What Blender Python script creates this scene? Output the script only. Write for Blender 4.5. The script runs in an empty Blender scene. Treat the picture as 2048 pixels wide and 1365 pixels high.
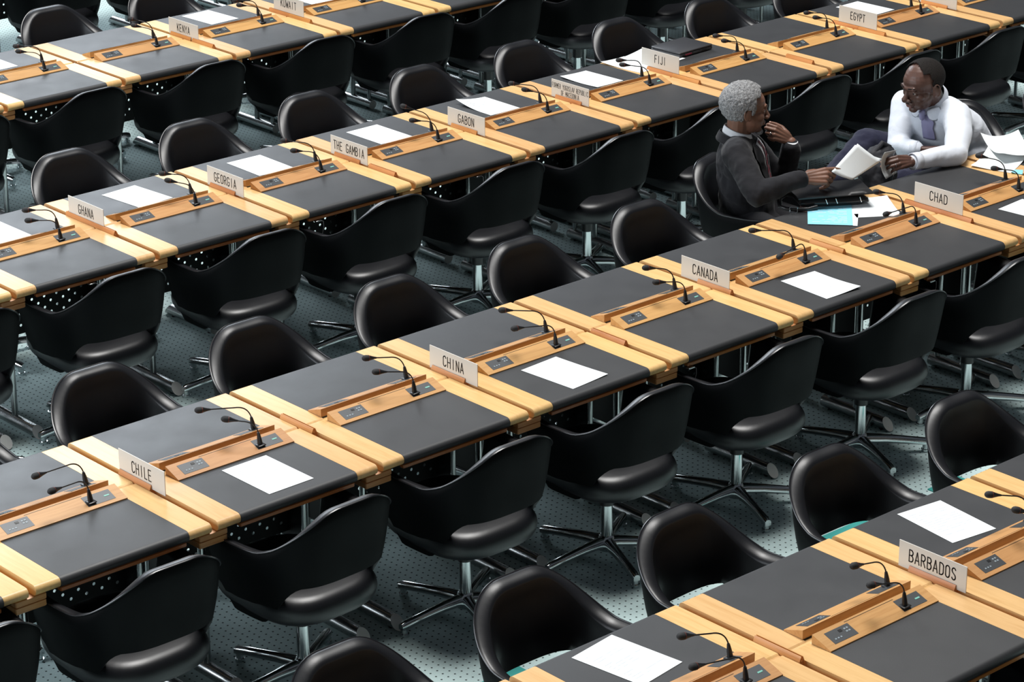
import bpy, math, random
from mathutils import Vector, Matrix
R = math.radians
random.seed(7)
scn = bpy.context.scene
col = scn.collection

# ------------------------------------------------------------------ camera
cam_d = bpy.data.cameras.new('camera'); cam = bpy.data.objects.new('camera', cam_d); col.objects.link(cam)
cam_d.sensor_width = 36; cam_d.lens = 94.838
cam.location = (-5.07356, -7.76861, 4.89076)
cam.rotation_euler = (R(68.62395), R(0.27945), R(-41.8975))
cam_d.clip_end = 200
scn.camera = cam

# ------------------------------------------------------------------ light
scn.view_settings.view_transform = 'Standard'; scn.view_settings.look = 'None'
scn.view_settings.gamma = 1; scn.view_settings.use_curve_mapping = False
scn.view_settings.exposure = 0.0
w = bpy.data.worlds.new('world'); scn.world = w; w.use_nodes = True
w.node_tree.nodes['Background'].inputs[0].default_value = (0.80, 0.86, 1.0, 1)
w.node_tree.nodes['Background'].inputs[1].default_value = 0.08

def area(name, loc, target, sx, sy, power, color):
    d = bpy.data.lights.new(name, 'AREA'); d.shape = 'RECTANGLE'; d.size = sx; d.size_y = sy
    d.energy = power; d.color = color
    o = bpy.data.objects.new(name, d); col.objects.link(o); o.location = loc
    o.rotation_euler = (Vector(target) - Vector(loc)).to_track_quat('-Z', 'Y').to_euler()
    return o
area('skylight', (4.5, 2.0, 18), (4.0, 0.5, 0), 7, 7, 4700, (1.0, 0.985, 0.96))
area('window_light_left', (-9, 5, 4.2), (2, 3.5, 0.7), 12, 5, 1400, (0.86, 0.93, 1.0))
area('window_light_far', (8.5, 19, 8.5), (2, 1, 0.7), 9, 6, 1700, (0.84, 0.92, 1.0))

# ------------------------------------------------------------------ materials
def mat(name, base=(0.5, 0.5, 0.5), rough=0.5, metal=0.0, spec=0.5, coat=0.0):
    m = bpy.data.materials.new(name); m.use_nodes = True
    b = m.node_tree.nodes['Principled BSDF']
    b.inputs['Base Color'].default_value = (*base, 1); b.inputs['Roughness'].default_value = rough
    b.inputs['Metallic'].default_value = metal; b.inputs['Specular IOR Level'].default_value = spec
    b.inputs['Coat Weight'].default_value = coat
    return m
def nt(m): return m.node_tree, m.node_tree.nodes, m.node_tree.links, m.node_tree.nodes['Principled BSDF']
def math_node(N, L, op, a, b=None, c=None):
    n = N.new('ShaderNodeMath'); n.operation = op
    for i, v in enumerate((a, b, c)):
        if v is None: continue
        if isinstance(v, (int, float)): n.inputs[i].default_value = v
        else: L.new(v, n.inputs[i])
    return n.outputs[0]
def ramp(N, L, fac, stops):
    r = N.new('ShaderNodeValToRGB'); L.new(fac, r.inputs[0])
    while len(r.color_ramp.elements) < len(stops): r.color_ramp.elements.new(0.5)
    for e, (p, c) in zip(r.color_ramp.elements, stops): e.position = p; e.color = (*c, 1)
    return r.outputs[0]

def wood(name, c1, c2, scale, rough=0.38):
    m = mat(name, c1, rough); T, N, L, B = nt(m)
    tc = N.new('ShaderNodeTexCoord'); mp = N.new('ShaderNodeMapping'); mp.inputs['Scale'].default_value = scale
    oi = N.new('ShaderNodeObjectInfo')
    ad = N.new('ShaderNodeVectorMath'); ad.operation = 'ADD'
    sc = N.new('ShaderNodeVectorMath'); sc.operation = 'SCALE'; sc.inputs[0].default_value = (37, 19, 5)
    L.new(oi.outputs['Random'], sc.inputs['Scale'])
    L.new(tc.outputs['Object'], ad.inputs[0]); L.new(sc.outputs[0], ad.inputs[1]); L.new(ad.outputs[0], mp.inputs[0])
    n1 = N.new('ShaderNodeTexNoise'); n1.inputs['Scale'].default_value = 1.0; n1.inputs['Detail'].default_value = 6
    n1.inputs['Roughness'].default_value = 0.62; n1.inputs['Distortion'].default_value = 0.6
    L.new(mp.outputs[0], n1.inputs[0])
    cfac = ramp(N, L, n1.outputs[0], [(0.30, c2), (0.52, c1), (0.75, tuple(min(1, v * 1.06) for v in c1))])
    hs = N.new('ShaderNodeHueSaturation'); L.new(cfac, hs.inputs['Color'])
    v = math_node(N, L, 'MULTIPLY_ADD', oi.outputs['Random'], 0.14, 0.93); L.new(v, hs.inputs['Value'])
    h = math_node(N, L, 'MULTIPLY_ADD', oi.outputs['Random'], 0.012, 0.494); L.new(h, hs.inputs['Hue'])
    L.new(hs.outputs[0], B.inputs['Base Color'])
    return m
BEECH = (0.68, 0.425, 0.180)
M = {}
M['board'] = wood('beech_board', BEECH, (0.60, 0.35, 0.130), (48, 3.0, 48))
M['board_end'] = wood('beech_rail', (0.52, 0.24, 0.075), (0.42, 0.17, 0.05), (3, 40, 40))
M['console'] = wood('console_wood', (0.54, 0.285, 0.105), (0.45, 0.215, 0.07), (3.5, 55, 55))
M['rail'] = wood('cherry_rail', (0.56, 0.20, 0.05), (0.45, 0.14, 0.03), (3, 50, 50), 0.35)
M['block'] = wood('beam_wood', (0.50, 0.24, 0.085), (0.38, 0.15, 0.045), (4, 60, 90), 0.4)
M['holder'] = wood('holder_wood', (0.60, 0.26, 0.08), (0.50, 0.19, 0.05), (60, 4, 60), 0.4)

def leather(name, base, rough, bump=0.15, scale=420, spec=0.5, tint=None):
    m = mat(name, base, rough, spec=spec); T, N, L, B = nt(m)
    tc = N.new('ShaderNodeTexCoord'); v = N.new('ShaderNodeTexVoronoi'); v.inputs['Scale'].default_value = scale
    L.new(tc.outputs['Object'], v.inputs['Vector'])
    n = N.new('ShaderNodeTexNoise'); n.inputs['Scale'].default_value = 7; n.inputs['Detail'].default_value = 4
    L.new(tc.outputs['Object'], n.inputs['Vector'])
    bp = N.new('ShaderNodeBump'); bp.inputs['Strength'].default_value = bump; bp.inputs['Distance'].default_value = 0.0006
    L.new(v.outputs['Distance'], bp.inputs['Height']); L.new(bp.outputs[0], B.inputs['Normal'])
    r = math_node(N, L, 'MULTIPLY_ADD', n.outputs[0], 0.16, rough - 0.08); L.new(r, B.inputs['Roughness'])
    return m
M['pad'] = leather('desk_pad_leather', (0.030, 0.031, 0.033), 0.50, 0.25, 500, spec=0.55)
M['chair'] = leather('chair_leather', (0.0045, 0.0050, 0.0068), 0.40, 0.10, 380, spec=0.5)
M['shell'] = leather('chair_shell_cloth', (0.0010, 0.0014, 0.0017), 0.60, 0.10, 500, spec=0.09)
M['piping'] = mat('piping', (0.010, 0.010, 0.012), 0.28)
M['chrome'] = mat('chrome', (0.62, 0.66, 0.67), 0.13, 1.0)
M['steel'] = mat('brushed_steel', (0.42, 0.44, 0.44), 0.26, 1.0)
M['steel_cut'] = mat('cut_tube_face', (0.60, 0.59, 0.57), 0.6, 0.0)
M['blackmetal'] = mat('black_metal', (0.003, 0.003, 0.003), 0.5, spec=0.15)
M['blackplastic'] = mat('black_plastic', (0.010, 0.010, 0.011), 0.38)
M['foam'] = leather('mic_foam', (0.014, 0.014, 0.015), 0.75, 0.5, 900)
M['redring'] = mat('red_ring', (0.18, 0.03, 0.015), 0.4)
M['plate'] = mat('control_plate', (0.085, 0.09, 0.095), 0.42, 0.6)
M['button'] = mat('grey_button', (0.26, 0.31, 0.34), 0.4)
M['greenlabel'] = mat('green_label', (0.20, 0.50, 0.42), 0.4)
M['sign'] = mat('sign_face', (0.66, 0.63, 0.57), 0.45)
M['ink'] = mat('sign_ink', (0.010, 0.010, 0.011), 0.5)
M['paper'] = mat('paper', (0.74, 0.78, 0.79), 0.7)
M['bluepaper'] = mat('blue_paper', (0.25, 0.62, 0.76), 0.7)
M['pinkpaper'] = mat('pink_paper', (0.75, 0.42, 0.36), 0.7)
M['print'] = mat('faint_print', (0.62, 0.67, 0.73), 0.7)
M['wire'] = mat('clear_wire', (0.35, 0.35, 0.35), 0.3)
M['teal'] = mat('teal_floor_lid', (0.055, 0.36, 0.33), 0.5)
M['laptop'] = mat('laptop_plastic', (0.035, 0.036, 0.040), 0.42)
M['portred'] = mat('port_red', (0.35, 0.03, 0.07), 0.4)

def carpet():
    m = mat('dotted_carpet', (0.3, 0.4, 0.38), 0.95, spec=0.15); T, N, L, B = nt(m)
    tc = N.new('ShaderNodeTexCoord'); s = N.new('ShaderNodeSeparateXYZ'); L.new(tc.outputs['Object'], s.inputs[0])
    def cell(o, off, pitch):
        f = math_node(N, L, 'FRACT', math_node(N, L, 'DIVIDE', math_node(N, L, 'SUBTRACT', o, off), pitch))
        return math_node(N, L, 'MULTIPLY', math_node(N, L, 'SUBTRACT', f, 0.5), pitch)
    fx = cell(s.outputs['X'], 1.685 - 0.01665 - 33.3, 0.0333); fy = cell(s.outputs['Y'], -0.589 - 0.0161 - 32.2, 0.0322)
    d = math_node(N, L, 'SQRT', math_node(N, L, 'ADD', math_node(N, L, 'MULTIPLY', fx, fx), math_node(N, L, 'MULTIPLY', fy, fy)))
    mr = N.new('ShaderNodeMapRange'); mr.inputs['From Min'].default_value = 0.0030; mr.inputs['From Max'].default_value = 0.0052
    L.new(d, mr.inputs['Value'])
    n = N.new('ShaderNodeTexNoise'); n.inputs['Scale'].default_value = 260; n.inputs['Detail'].default_value = 3
    L.new(tc.outputs['Object'], n.inputs['Vector'])
    cc = ramp(N, L, n.outputs[0], [(0.3, (0.44, 0.575, 0.58)), (0.7, (0.56, 0.70, 0.69))])
    mx = N.new('ShaderNodeMix'); mx.data_type = 'RGBA'
    L.new(mr.outputs[0], mx.inputs['Factor']); mx.inputs['A'].default_value = (0.012, 0.02, 0.022, 1); L.new(cc, mx.inputs['B'])
    L.new(mx.outputs['Result'], B.inputs['Base Color'])
    bp = N.new('ShaderNodeBump'); bp.inputs['Strength'].default_value = 0.4; bp.inputs['Distance'].default_value = 0.001
    L.new(n.outputs[0], bp.inputs['Height']); L.new(bp.outputs[0], B.inputs['Normal'])
    return m
M['carpet'] = carpet()

# ------------------------------------------------------------------ mesh helpers
class MB:
    def __init__(s): s.v = []; s.f = []; s.m = []; s.cur = 0
    def add(s, vs, fs):
        o = len(s.v); s.v += [tuple(v) for v in vs]; s.f += [tuple(o + i for i in f) for f in fs]; s.m += [s.cur] * len(fs); return s
    def box(s, x0, x1, y0, y1, z0, z1, bev=0.0):
        if bev <= 0:
            vs = [(x, y, z) for z in (z0, z1) for x, y in ((x0, y0), (x1, y0), (x1, y1), (x0, y1))]
            return s.add(vs, [(3, 2, 1, 0), (4, 5, 6, 7), (0, 1, 5, 4), (1, 2, 6, 5), (2, 3, 7, 6), (3, 0, 4, 7)])
        b = bev; rings = []
        for z, i in ((z0, b), (z0 + b, 0), (z1 - b, 0), (z1, b)):
            X0, X1, Y0, Y1 = x0 + i, x1 - i, y0 + i, y1 - i; c = b
            rings.append([(X0 + c, Y0, z), (X1 - c, Y0, z), (X1, Y0 + c, z), (X1, Y1 - c, z), (X1 - c, Y1, z), (X0 + c, Y1, z), (X0, Y1 - c, z), (X0, Y0 + c, z)])
        return s.loft(rings, True, True)
    def loft(s, rings, closed=True, caps=True):
        n = len(rings[0]); vs = [p for r in rings for p in r]; fs = []
        for i in range(len(rings) - 1):
            for j in range(n if closed else n - 1):
                k = (j + 1) % n
                fs.append((i * n + j, i * n + k, (i + 1) * n + k, (i + 1) * n + j))
        if caps and closed:
            fs.append(tuple(range(n - 1, -1, -1))); fs.append(tuple((len(rings) - 1) * n + j for j in range(n)))
        return s.add(vs, fs)
    def prism_x(s, prof, x0, x1):       # prof: (y,z) counter-clockwise seen from +x
        return s.loft([[(x0, y, z) for y, z in prof], [(x1, y, z) for y, z in prof]])
    def tube(s, pts, rad, n=10, caps=True):
        pts = [Vector(p) for p in pts]; rings = []
        if not isinstance(rad, (list, tuple)): rad = [rad] * len(pts)
        up = None
        for i, p in enumerate(pts):
            t = (pts[min(i + 1, len(pts) - 1)] - pts[max(i - 1, 0)])
            t = t.normalized() if t.length > 1e-9 else Vector((0, 0, 1))
            if up is None:
                up = Vector((0, 0, 1)) if abs(t.z) < 0.9 else Vector((1, 0, 0))
            a = t.cross(up).normalized(); b = a.cross(t).normalized(); up = b
            r = rad[i]
            rings.append([p + (a * math.cos(2 * math.pi * k / n) + b * math.sin(2 * math.pi * k / n)) * r for k in range(n)])
        return s.loft(rings, True, caps)
    def cyl(s, x, y, z0, z1, r, n=16, r1=None):
        r1 = r if r1 is None else r1
        return s.loft([[(x + q * math.cos(2 * math.pi * k / n), y + q * math.sin(2 * math.pi * k / n), z) for k in range(n)] for z, q in ((z0, r), (z1, r1))])
    def lathe(s, prof, n=20, ox=0, oy=0, oz=0):   # prof (r,z)
        return s.loft([[(ox + max(r, 1e-4) * math.cos(2 * math.pi * k / n), oy + max(r, 1e-4) * math.sin(2 * math.pi * k / n), oz + z) for k in range(n)] for r, z in prof])
    def ball(s, c, r, n=12, sc=(1, 1, 1)):
        rings = []
        for i in range(n // 2 + 1):
            a = -math.pi / 2 + math.pi * i / (n // 2); rr = max(math.cos(a) * r, 1e-5)
            rings.append([(c[0] + rr * math.cos(2 * math.pi * k / n) * sc[0], c[1] + rr * math.sin(2 * math.pi * k / n) * sc[1], c[2] + r * math.sin(a) * sc[2]) for k in range(n)])
        return s.loft(rings)
    def data(s, name, mats, smooth=True, angle=40):
        me = bpy.data.meshes.new(name); me.from_pydata(s.v, [], s.f)
        if not isinstance(mats, (list, tuple)): mats = [mats]
        for m in mats: me.materials.append(M[m] if isinstance(m, str) else m)
        me.polygons.foreach_set('material_index', s.m)
        me.validate(); me.update()
        if smooth:
            me.polygons.foreach_set('use_smooth', [True] * len(me.polygons)); me.set_sharp_from_angle(angle=R(angle))
        return me
    def build(s, name, mats, parent=None, smooth=True, angle=40, sub=0, loc=None):
        o = bpy.data.objects.new(name, s.data(name, mats, smooth, angle)); col.objects.link(o)
        if parent: o.parent = parent
        if loc: o.location = loc
        if sub:
            sm = o.modifiers.new('subdivision', 'SUBSURF'); sm.levels = sub; sm.render_levels = sub
        return o
def tag(o, label, cat, group=None):
    o['label'] = label; o['category'] = cat
    if group: o['group'] = group
    return o
def empty(name, loc=(0, 0, 0), rz=0):
    o = bpy.data.objects.new(name, None); col.objects.link(o); o.location = loc; o.rotation_euler = (0, 0, rz)
    o.empty_display_size = 0.1
    return o
def kids(o): return [c for c in bpy.data.objects if c.parent == o]
_kidcache = {}
def copy_tree(o, parent=None):
    c = o.copy(); col.objects.link(c); c.parent = parent
    if o.name not in _kidcache: _kidcache[o.name] = kids(o)
    for k in _kidcache[o.name]: copy_tree(k, c)
    return c

# ------------------------------------------------------------------ layout
W = 0.77; H = 0.747; D = 0.491
ROWY = {1: -2.543, 2: 0.0, 3: 2.553, 4: 5.098, 5: 7.65}
ROWX = {1: 0.008, 2: 0.0, 3: -0.008, 4: 0.0, 5: 0.0}
PL = {1: {2: 'BARBADOS'}, 2: {0: 'CHILE', 2: 'CHINA', 4: 'CANADA', 6: 'CHAD'},
      3: {2: 'GHANA', 3: 'GEORGIA', 4: 'THE GAMBIA', 5: 'GABON', 6: 'MACEDONIA', 7: 'FIJI', 9: 'EGYPT'},
      4: {5: 'KENYA', 6: 'KUWAIT'}}
ORD = {1: '', 2: 'second ', 3: 'third ', 4: 'fourth ', 5: 'fifth ', 6: 'sixth ', 7: 'seventh ', 8: 'eighth ', 9: 'ninth '}
def where(row, G):
    "where the table bay between gaps G and G+1 stands, told by the country plates"
    p = PL[row]
    if G in p and G + 1 in p: return 'between the %s and %s plates' % (p[G], p[G + 1])
    best = None
    for g, n in p.items():
        if g <= G: d, s = G - g + 1, 'right'
        else: d, s = g - G, 'left'
        if best is None or d < best[0]: best = (d, s, n)
    d, s, n = best
    return '%s%s of the %s plate' % (ORD[d] if d > 1 else 'just ', s, n)

# floor
f = MB(); f.box(-14, 26, -10, 26, -0.05, 0.0)
fl = f.build('floor', 'carpet', smooth=False); fl['kind'] = 'structure'
M['wallpaint'] = mat('wall_paint', (0.16, 0.15, 0.14), 0.8)
for n_, q in (('wall_left', (-14.2, -14, -10, 26)), ('wall_right', (26, 26.2, -10, 26)), ('wall_back', (-14, 26, 26, 26.2)), ('wall_front', (-14, 26, -10.2, -10))):
    b = MB(); b.box(q[0], q[1], q[2], q[3], 0, 4.2); o = b.build(n_, 'wallpaint', smooth=False); o['kind'] = 'structure'

# ------------------------------------------------------------------ conference table (one bay)
def roll(y_edge, sgn, t=0.040, n=8):
    "bullnose profile points from the top face round to the underside; sgn=-1 for the near edge"
    r = t / 2; pts = []
    for k in range(n + 1):
        a = math.pi / 2 - math.pi * k / n
        pts.append((sgn * (y_edge - r + r * math.cos(a)), H - r + r * math.sin(a)))
    return pts
PX0, PX1 = 0.108, 0.650
def make_table():
    t = empty('conference_table')
    for sgn in (-1, 1):
        # leather pad rolled over the front edge, sitting a hair proud of the boards
        pr = [(sgn * 0.020, H)] + roll(D + 0.002, sgn, 0.042) + [(sgn * 0.020, H - 0.040)]
        if sgn > 0: pr = pr[::-1]
        MB().prism_x(pr[::-1], PX0 + 0.001, PX1 - 0.001).build('leather_pad', 'pad', t)
        for x0, x1 in ((0.0075, PX0), (PX1, W - 0.0215)):
            b = MB(); pr = [(sgn * 0.005, H - 0.004), (sgn * 0.011, H)] + roll(D, sgn) + [(sgn * 0.005, H - 0.040)]
            if sgn > 0: pr = pr[::-1]
            b.prism_x(pr[::-1], x0, x1); b.build('side_board', 'board', t, angle=30)
        b = MB(); b.box(PX0 + 0.005, PX1 - 0.005, min(sgn * 0.455, sgn * 0.480), max(sgn * 0.455, sgn * 0.480), H - 0.060, H - 0.0425, 0.003)
        b.build('edge_rail', 'rail', t)
    b = MB(); b.box(0.0075, W - 0.0215, -0.018, 0.018, H - 0.045, H - 0.0045, 0.002); b.build('spine_board', 'board', t)
    b = MB(); b.box(0.03, W - 0.04, -0.45, 0.45, H - 0.058, H - 0.041); b.build('under_tray', 'blackmetal', t)
    # consoles
    for sgn in (-1, 1):
        c = MB(); yb, yf = sgn * 0.020, sgn * 0.104
        pr = [(yb, H + 0.0005), (yb, H + 0.034), (yf, H + 0.005), (yf, H + 0.0005)]
        if sgn > 0: pr = pr[::-1]
        c.prism_x(pr, PX0, PX1)
        con = c.build('console', 'console', t, smooth=False)
        def onc(y, dz=0.0):
            k = (abs(y) - 0.020) / 0.084; return (sgn * abs(y), H + 0.034 - 0.029 * k + dz)
        def slab(mb, x0, x1, ya, yb_, dz, th=0.0012):
            y0, z0 = onc(ya, dz); y1, z1 = onc(yb_, dz)
            vs = [(x0, y0, z0), (x1, y0, z0), (x1, y1, z1), (x0, y1, z1)]
            vs = [(a, b_, c_ - th) for a, b_, c_ in vs] + vs
            fs = [(3, 2, 1, 0), (4, 5, 6, 7), (0, 1, 5, 4), (1, 2, 6, 5), (2, 3, 7, 6), (3, 0, 4, 7)]
            if sgn < 0: fs = [q[::-1] for q in fs]
            mb.add(vs, fs)
        cp = MB(); slab(cp, 0.148, 0.262, 0.036, 0.088, 0.001)
        cp.cur = 1
        for i in range(3): slab(cp, 0.164 + i * 0.013, 0.171 + i * 0.013, 0.070, 0.0755, 0.0022)
        for i in range(2): slab(cp, 0.228 + i * 0.012, 0.236 + i * 0.012, 0.048, 0.054, 0.0022); slab(cp, 0.228 + i * 0.012, 0.236 + i * 0.012, 0.060, 0.066, 0.0022)
        cp.cur = 2; slab(cp, 0.203, 0.218, 0.046, 0.056, 0.0022)
        cp.build('control_plate', ['plate', 'button', 'blackplastic'], con, smooth=False)
        cp = MB(); slab(cp, 0.492 if sgn < 0 else 0.50, 0.610, 0.036, 0.088, 0.001)
        cp.cur = 1; slab(cp, 0.575, 0.597, 0.060, 0.066, 0.0022)
        cp.build('control_plate', ['plate', 'greenlabel'], con, smooth=False)
        cp = MB(); slab(cp, 0.255, 0.50, 0.0275, 0.0290, 0.0006); cp.build('card_slot', 'blackplastic', con, smooth=False)
    # perforated modesty panel at y=0
    b = MB(); px0, px1, pz0, pz1 = 0.120, 0.700, 0.326, 0.690
    nx, nz = 17, 13; ax, az = (px1 - px0) / nx, (pz1 - pz0) / nz; r = 0.0070
    for i in range(nx):
        for j in range(nz):
            x0, z0 = px0 + i * ax, pz0 + j * az; cx, cz = x0 + ax / 2, z0 + az / 2
            edge = i in (0, nx - 1) or j in (0, nz - 1) or (i + j) % 2
            if edge:
                b.add([(x0, 0, z0), (x0 + ax, 0, z0), (x0 + ax, 0, z0 + az), (x0, 0, z0 + az)], [(0, 1, 2, 3)])
            else:
                o = [(x0 + ax, cz), (x0 + ax, z0 + az), (cx, z0 + az), (x0, z0 + az), (x0, cz), (x0, z0), (cx, z0), (x0 + ax, z0)]
                q = [(cx + r * math.cos(k * math.pi / 4), cz + r * math.sin(k * math.pi / 4)) for k in range(8)]
                b.add([(x, 0, z) for x, z in o + q], [(k, (k + 1) % 8, 8 + (k + 1) % 8, 8 + k) for k in range(8)])
    pn = b.build('modesty_panel', 'blackmetal', t, smooth=False)
    so = pn.modifiers.new('thickness', 'SOLIDIFY'); so.thickness = 0.002
    # leg frames
    for lx in (0.085, 0.685):
        for sgn in (-1, 1):
            lf = MB(); ya, yb = sgn * 0.455, sgn * 0.065
            n = 18; rr = 0.029
            rings = []
            for (yy, cut) in ((ya, 1), (yb, 0)):
                ring = []
                for k in range(n):
                    a = 2 * math.pi * k / n
                    dy = -sgn * cut * (math.sin(a)) * 0.022
                    ring.append((lx + rr * math.cos(a), yy + dy, 0.033 + rr * math.sin(a)))
                rings.append(ring)
            if sgn < 0: rings = rings[::-1]
            lf.loft(rings, True, False)
            lf.cur = 1
            cap = rings[0] if sgn > 0 else rings[1]
            lf.add(cap, [tuple(range(n))]); lf.add(rings[1] if sgn > 0 else rings[0], [tuple(range(n))])
            leg = lf.build('leg', ['steel', 'steel_cut'], t)
            pb = MB(); pb.cyl(lx, sgn * 0.10, 0.055, H - 0.055, 0.0115, 12); pb.build('post', 'steel', leg)
            pb = MB(); pb.cyl(lx, sgn * 0.262, 0.055, H - 0.055, 0.0150, 14); pb.build('post', 'steel', leg)
            [MB().cyl(lx, sgn * q, 0, 0.008, 0.014, 10).build('foot_pad', 'blackplastic', leg) for q in (0.42, 0.11)]
        sp = MB(); sp.box(lx - 0.004, lx + 0.004, -0.098, 0.098, 0.30, H - 0.058); sp.build('side_plate', 'blackmetal', t, smooth=False)
    return t

# ------------------------------------------------------------------ chair
def smooth(a, b, x):
    t = max(0, min(1, (x - a) / (b - a))); return t * t * (3 - 2 * t)
def make_chair():
    t = empty('swivel_chair')
    # half plan at arm height, from the middle of the back to the arm tip
    P = [(0, -0.300), (0.085, -0.298), (0.158, -0.284), (0.216, -0.250), (0.256, -0.197), (0.278, -0.130), (0.290, -0.05), (0.294, 0.04), (0.292, 0.12), (0.285, 0.185)]
    # resample
    L = [0]
    for a, b in zip(P, P[1:]): L.append(L[-1] + math.hypot(b[0] - a[0], b[1] - a[1]))
    tot = L[-1]
    def plan(u):
        d = abs(u) * tot
        for i in range(len(L) - 1):
            if d <= L[i + 1] or i == len(L) - 2:
                k = (d - L[i]) / (L[i + 1] - L[i])
                p0 = P[max(i - 1, 0)] if i > 0 else (-P[1][0], P[1][1]); p1, p2 = P[i], P[i + 1]; p3 = P[i + 2] if i + 2 < len(P) else (2 * P[-1][0] - P[-2][0], 2 * P[-1][1] - P[-2][1])
                cr = [0.5 * ((2 * p1[j]) + (-p0[j] + p2[j]) * k + (2 * p0[j] - 5 * p1[j] + 4 * p2[j] - p3[j]) * k * k + (-p0[j] + 3 * p1[j] - 3 * p2[j] + p3[j]) * k ** 3) for j in (0, 1)]
                return (cr[0] * (1 if u >= 0 else -1), cr[1])
    def ztop(u): u = abs(u); return 0.665 + 0.176 * (1 - smooth(0.10, 0.58, u)) - 0.008 * smooth(0.5, 0.62, u) * (1 - smooth(0.75, 1.0, u)) + 0.004 * smooth(0.8, 1, u)
    def zbot(u): u = abs(u); return 0.350 + 0.182 * (1 - smooth(0.30, 0.63, u)) + 0.10 * smooth(0.86, 1.0, u)
    def place(px, py, z):
        sx = 0.80 + 0.20 * smooth(0.30, 0.68, z) + 0.02 * smooth(0.68, 0.83, z)
        sy = 0.84 + 0.16 * smooth(0.34, 0.70, z) + 0.09 * smooth(0.62, 0.83, z)
        return (px * sx, py * (sy if py < 0 else 0.95 + 0.05 * smooth(0.4, 0.66, z)))
    us = [-1 + 2 * i / 64 for i in range(65)]
    rings = []; rimo = []
    for ui, u in enumerate(us):
        zt, zb = ztop(u), zbot(u); endk = 1.0
        if abs(u) > 0.97: endk = 0.55 if abs(u) > 0.99 else 0.85
        e = 0.01; p = plan(u); q0 = plan(max(-1, u - e)); q1 = plan(min(1, u + e))
        tx, ty = q1[0] - q0[0], q1[1] - q0[1]; l = math.hypot(tx, ty); n_out = (ty / l, -tx / l)
        if n_out[0] * p[0] + n_out[1] * (p[1] - 0.05) < 0: n_out = (-n_out[0], -n_out[1])
        th = (0.054 - 0.012 * smooth(0.5, 0.9, abs(u))) * endk
        zs = [zb + (zt - zb) * k / 7 for k in range(8)]
        out = []; inn = []
        for k, z in enumerate(zs):
            X, Y = place(p[0], p[1], z)
            out.append((X, Y, z))
            thk = th * (0.35 + 0.65 * math.sin(math.pi * min(1, (k + 0.6) / 3.2) / 2)) if k < 4 else th
            zz = z - 0.024 * (k / 7) ** 3 * endk
            inn.append((X - n_out[0] * thk, Y - n_out[1] * thk, zz))
        # rolled rim on top: soft bulge inwards
        X, Y = place(p[0], p[1], zt)
        rim = []
        for a in (0.12, 0.3, 0.5, 0.7, 0.88):
            rim.append((X - n_out[0] * th * (0.5 - 0.5 * math.cos(math.pi * a)), Y - n_out[1] * th * (0.5 - 0.5 * math.cos(math.pi * a)), zt + (0.007 * math.sin(math.pi * a) - 0.024 * a ** 1.6) * endk))
        rings.append(out + rim + inn[::-1])
        rimo.append((X + n_out[0] * 0.0015, Y + n_out[1] * 0.0015, zt + 0.001))
    b = MB(); n = len(rings[0]); vs = [p for r in rings for p in r]
    for i in range(len(rings) - 1):
        for j in range(n):
            b.cur = 1 if j < 7 else 0
            k = (j + 1) % n
            b.f.append((i * n + j, (i + 1) * n + j, (i + 1) * n + k, i * n + k)); b.m.append(b.cur)
    b.v = vs; b.cur = 0
    b.f.append(tuple(range(n))); b.m.append(0); b.f.append(tuple((len(rings) - 1) * n + j for j in range(n - 1, -1, -1))); b.m.append(0)
    b.build('backrest_shell', ['chair', 'shell'], t, angle=75)
    pb = MB(); pb.tube(rimo, 0.0032, 6); pb.build('piping', 'piping', t)
    # seat cushion
    b = MB(); rings = []
    def sq(a, ax, ay0, ay1):
        c, s_ = math.cos(a), math.sin(a); e = 2 / 3.0
        x = ax * math.copysign(abs(c) ** e, c); y = (ay1 if s_ > 0 else ay0) * math.copysign(abs(s_) ** e, s_)
        return x, y
    for k in range(11):
        a = -math.pi / 2 + math.pi * k / 10; s_ = math.cos(a) ** 0.55 if math.cos(a) > 1e-6 else 0
        rr = 0.62 + 0.38 * s_ if k not in (0, 10) else 0.55
        z = 0.408 + 0.061 * math.sin(a)
        ring = []
        for j in range(40):
            x, y = sq(2 * math.pi * j / 40, 0.250, 0.266, 0.330)
            ring.append((x * rr, y * rr + 0.005, z + 0.008 * smooth(0.0, 0.3, y)))
        rings.append(ring)
    b.loft(rings); b.build('seat', 'chair', t, angle=80)
    b = MB(); b.lathe([(0.045, 0.0), (0.15, 0.05), (0.17, 0.06)], 24, oz=0.30); b.build('seat_mount', 'blackmetal', t)
    b = MB(); b.cyl(0, 0, 0.238, 0.325, 0.031, 20); b.build('column_sleeve', 'blackplastic', t)
    b = MB(); b.cyl(0, 0, 0.075, 0.240, 0.0245, 20); b.build('column', 'chrome', t)
    b = MB(); b.lathe([(0.020, 0.028), (0.034, 0.034), (0.038, 0.06), (0.034, 0.090), (0.024, 0.100)], 20); b.build('base_hub', 'chrome', t)
    for k in range(5):
        a = R(33 + 72 * k); ca, sa = math.cos(a), math.sin(a)
        b = MB(); rings = []
        for d, z, hw, hh in ((0.018, 0.070, 0.020, 0.020), (0.05, 0.072, 0.017, 0.018), (0.12, 0.068, 0.0145, 0.016), (0.22, 0.058, 0.0130, 0.0145), (0.30, 0.049, 0.0130, 0.014), (0.318, 0.044, 0.011, 0.012)):
            prof = [(-1, -0.9), (-1, 0.3), (-0.6, 0.85), (0, 1), (0.6, 0.85), (1, 0.3), (1, -0.9)]
            rings.append([(d * ca - q * hw * 1.25 * sa, d * sa + q * hw * 1.25 * ca, z + v * hh * 1.15) for q, v in prof])
        b.loft(rings); lg = b.build('leg', 'chrome', t, angle=60)
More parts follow.
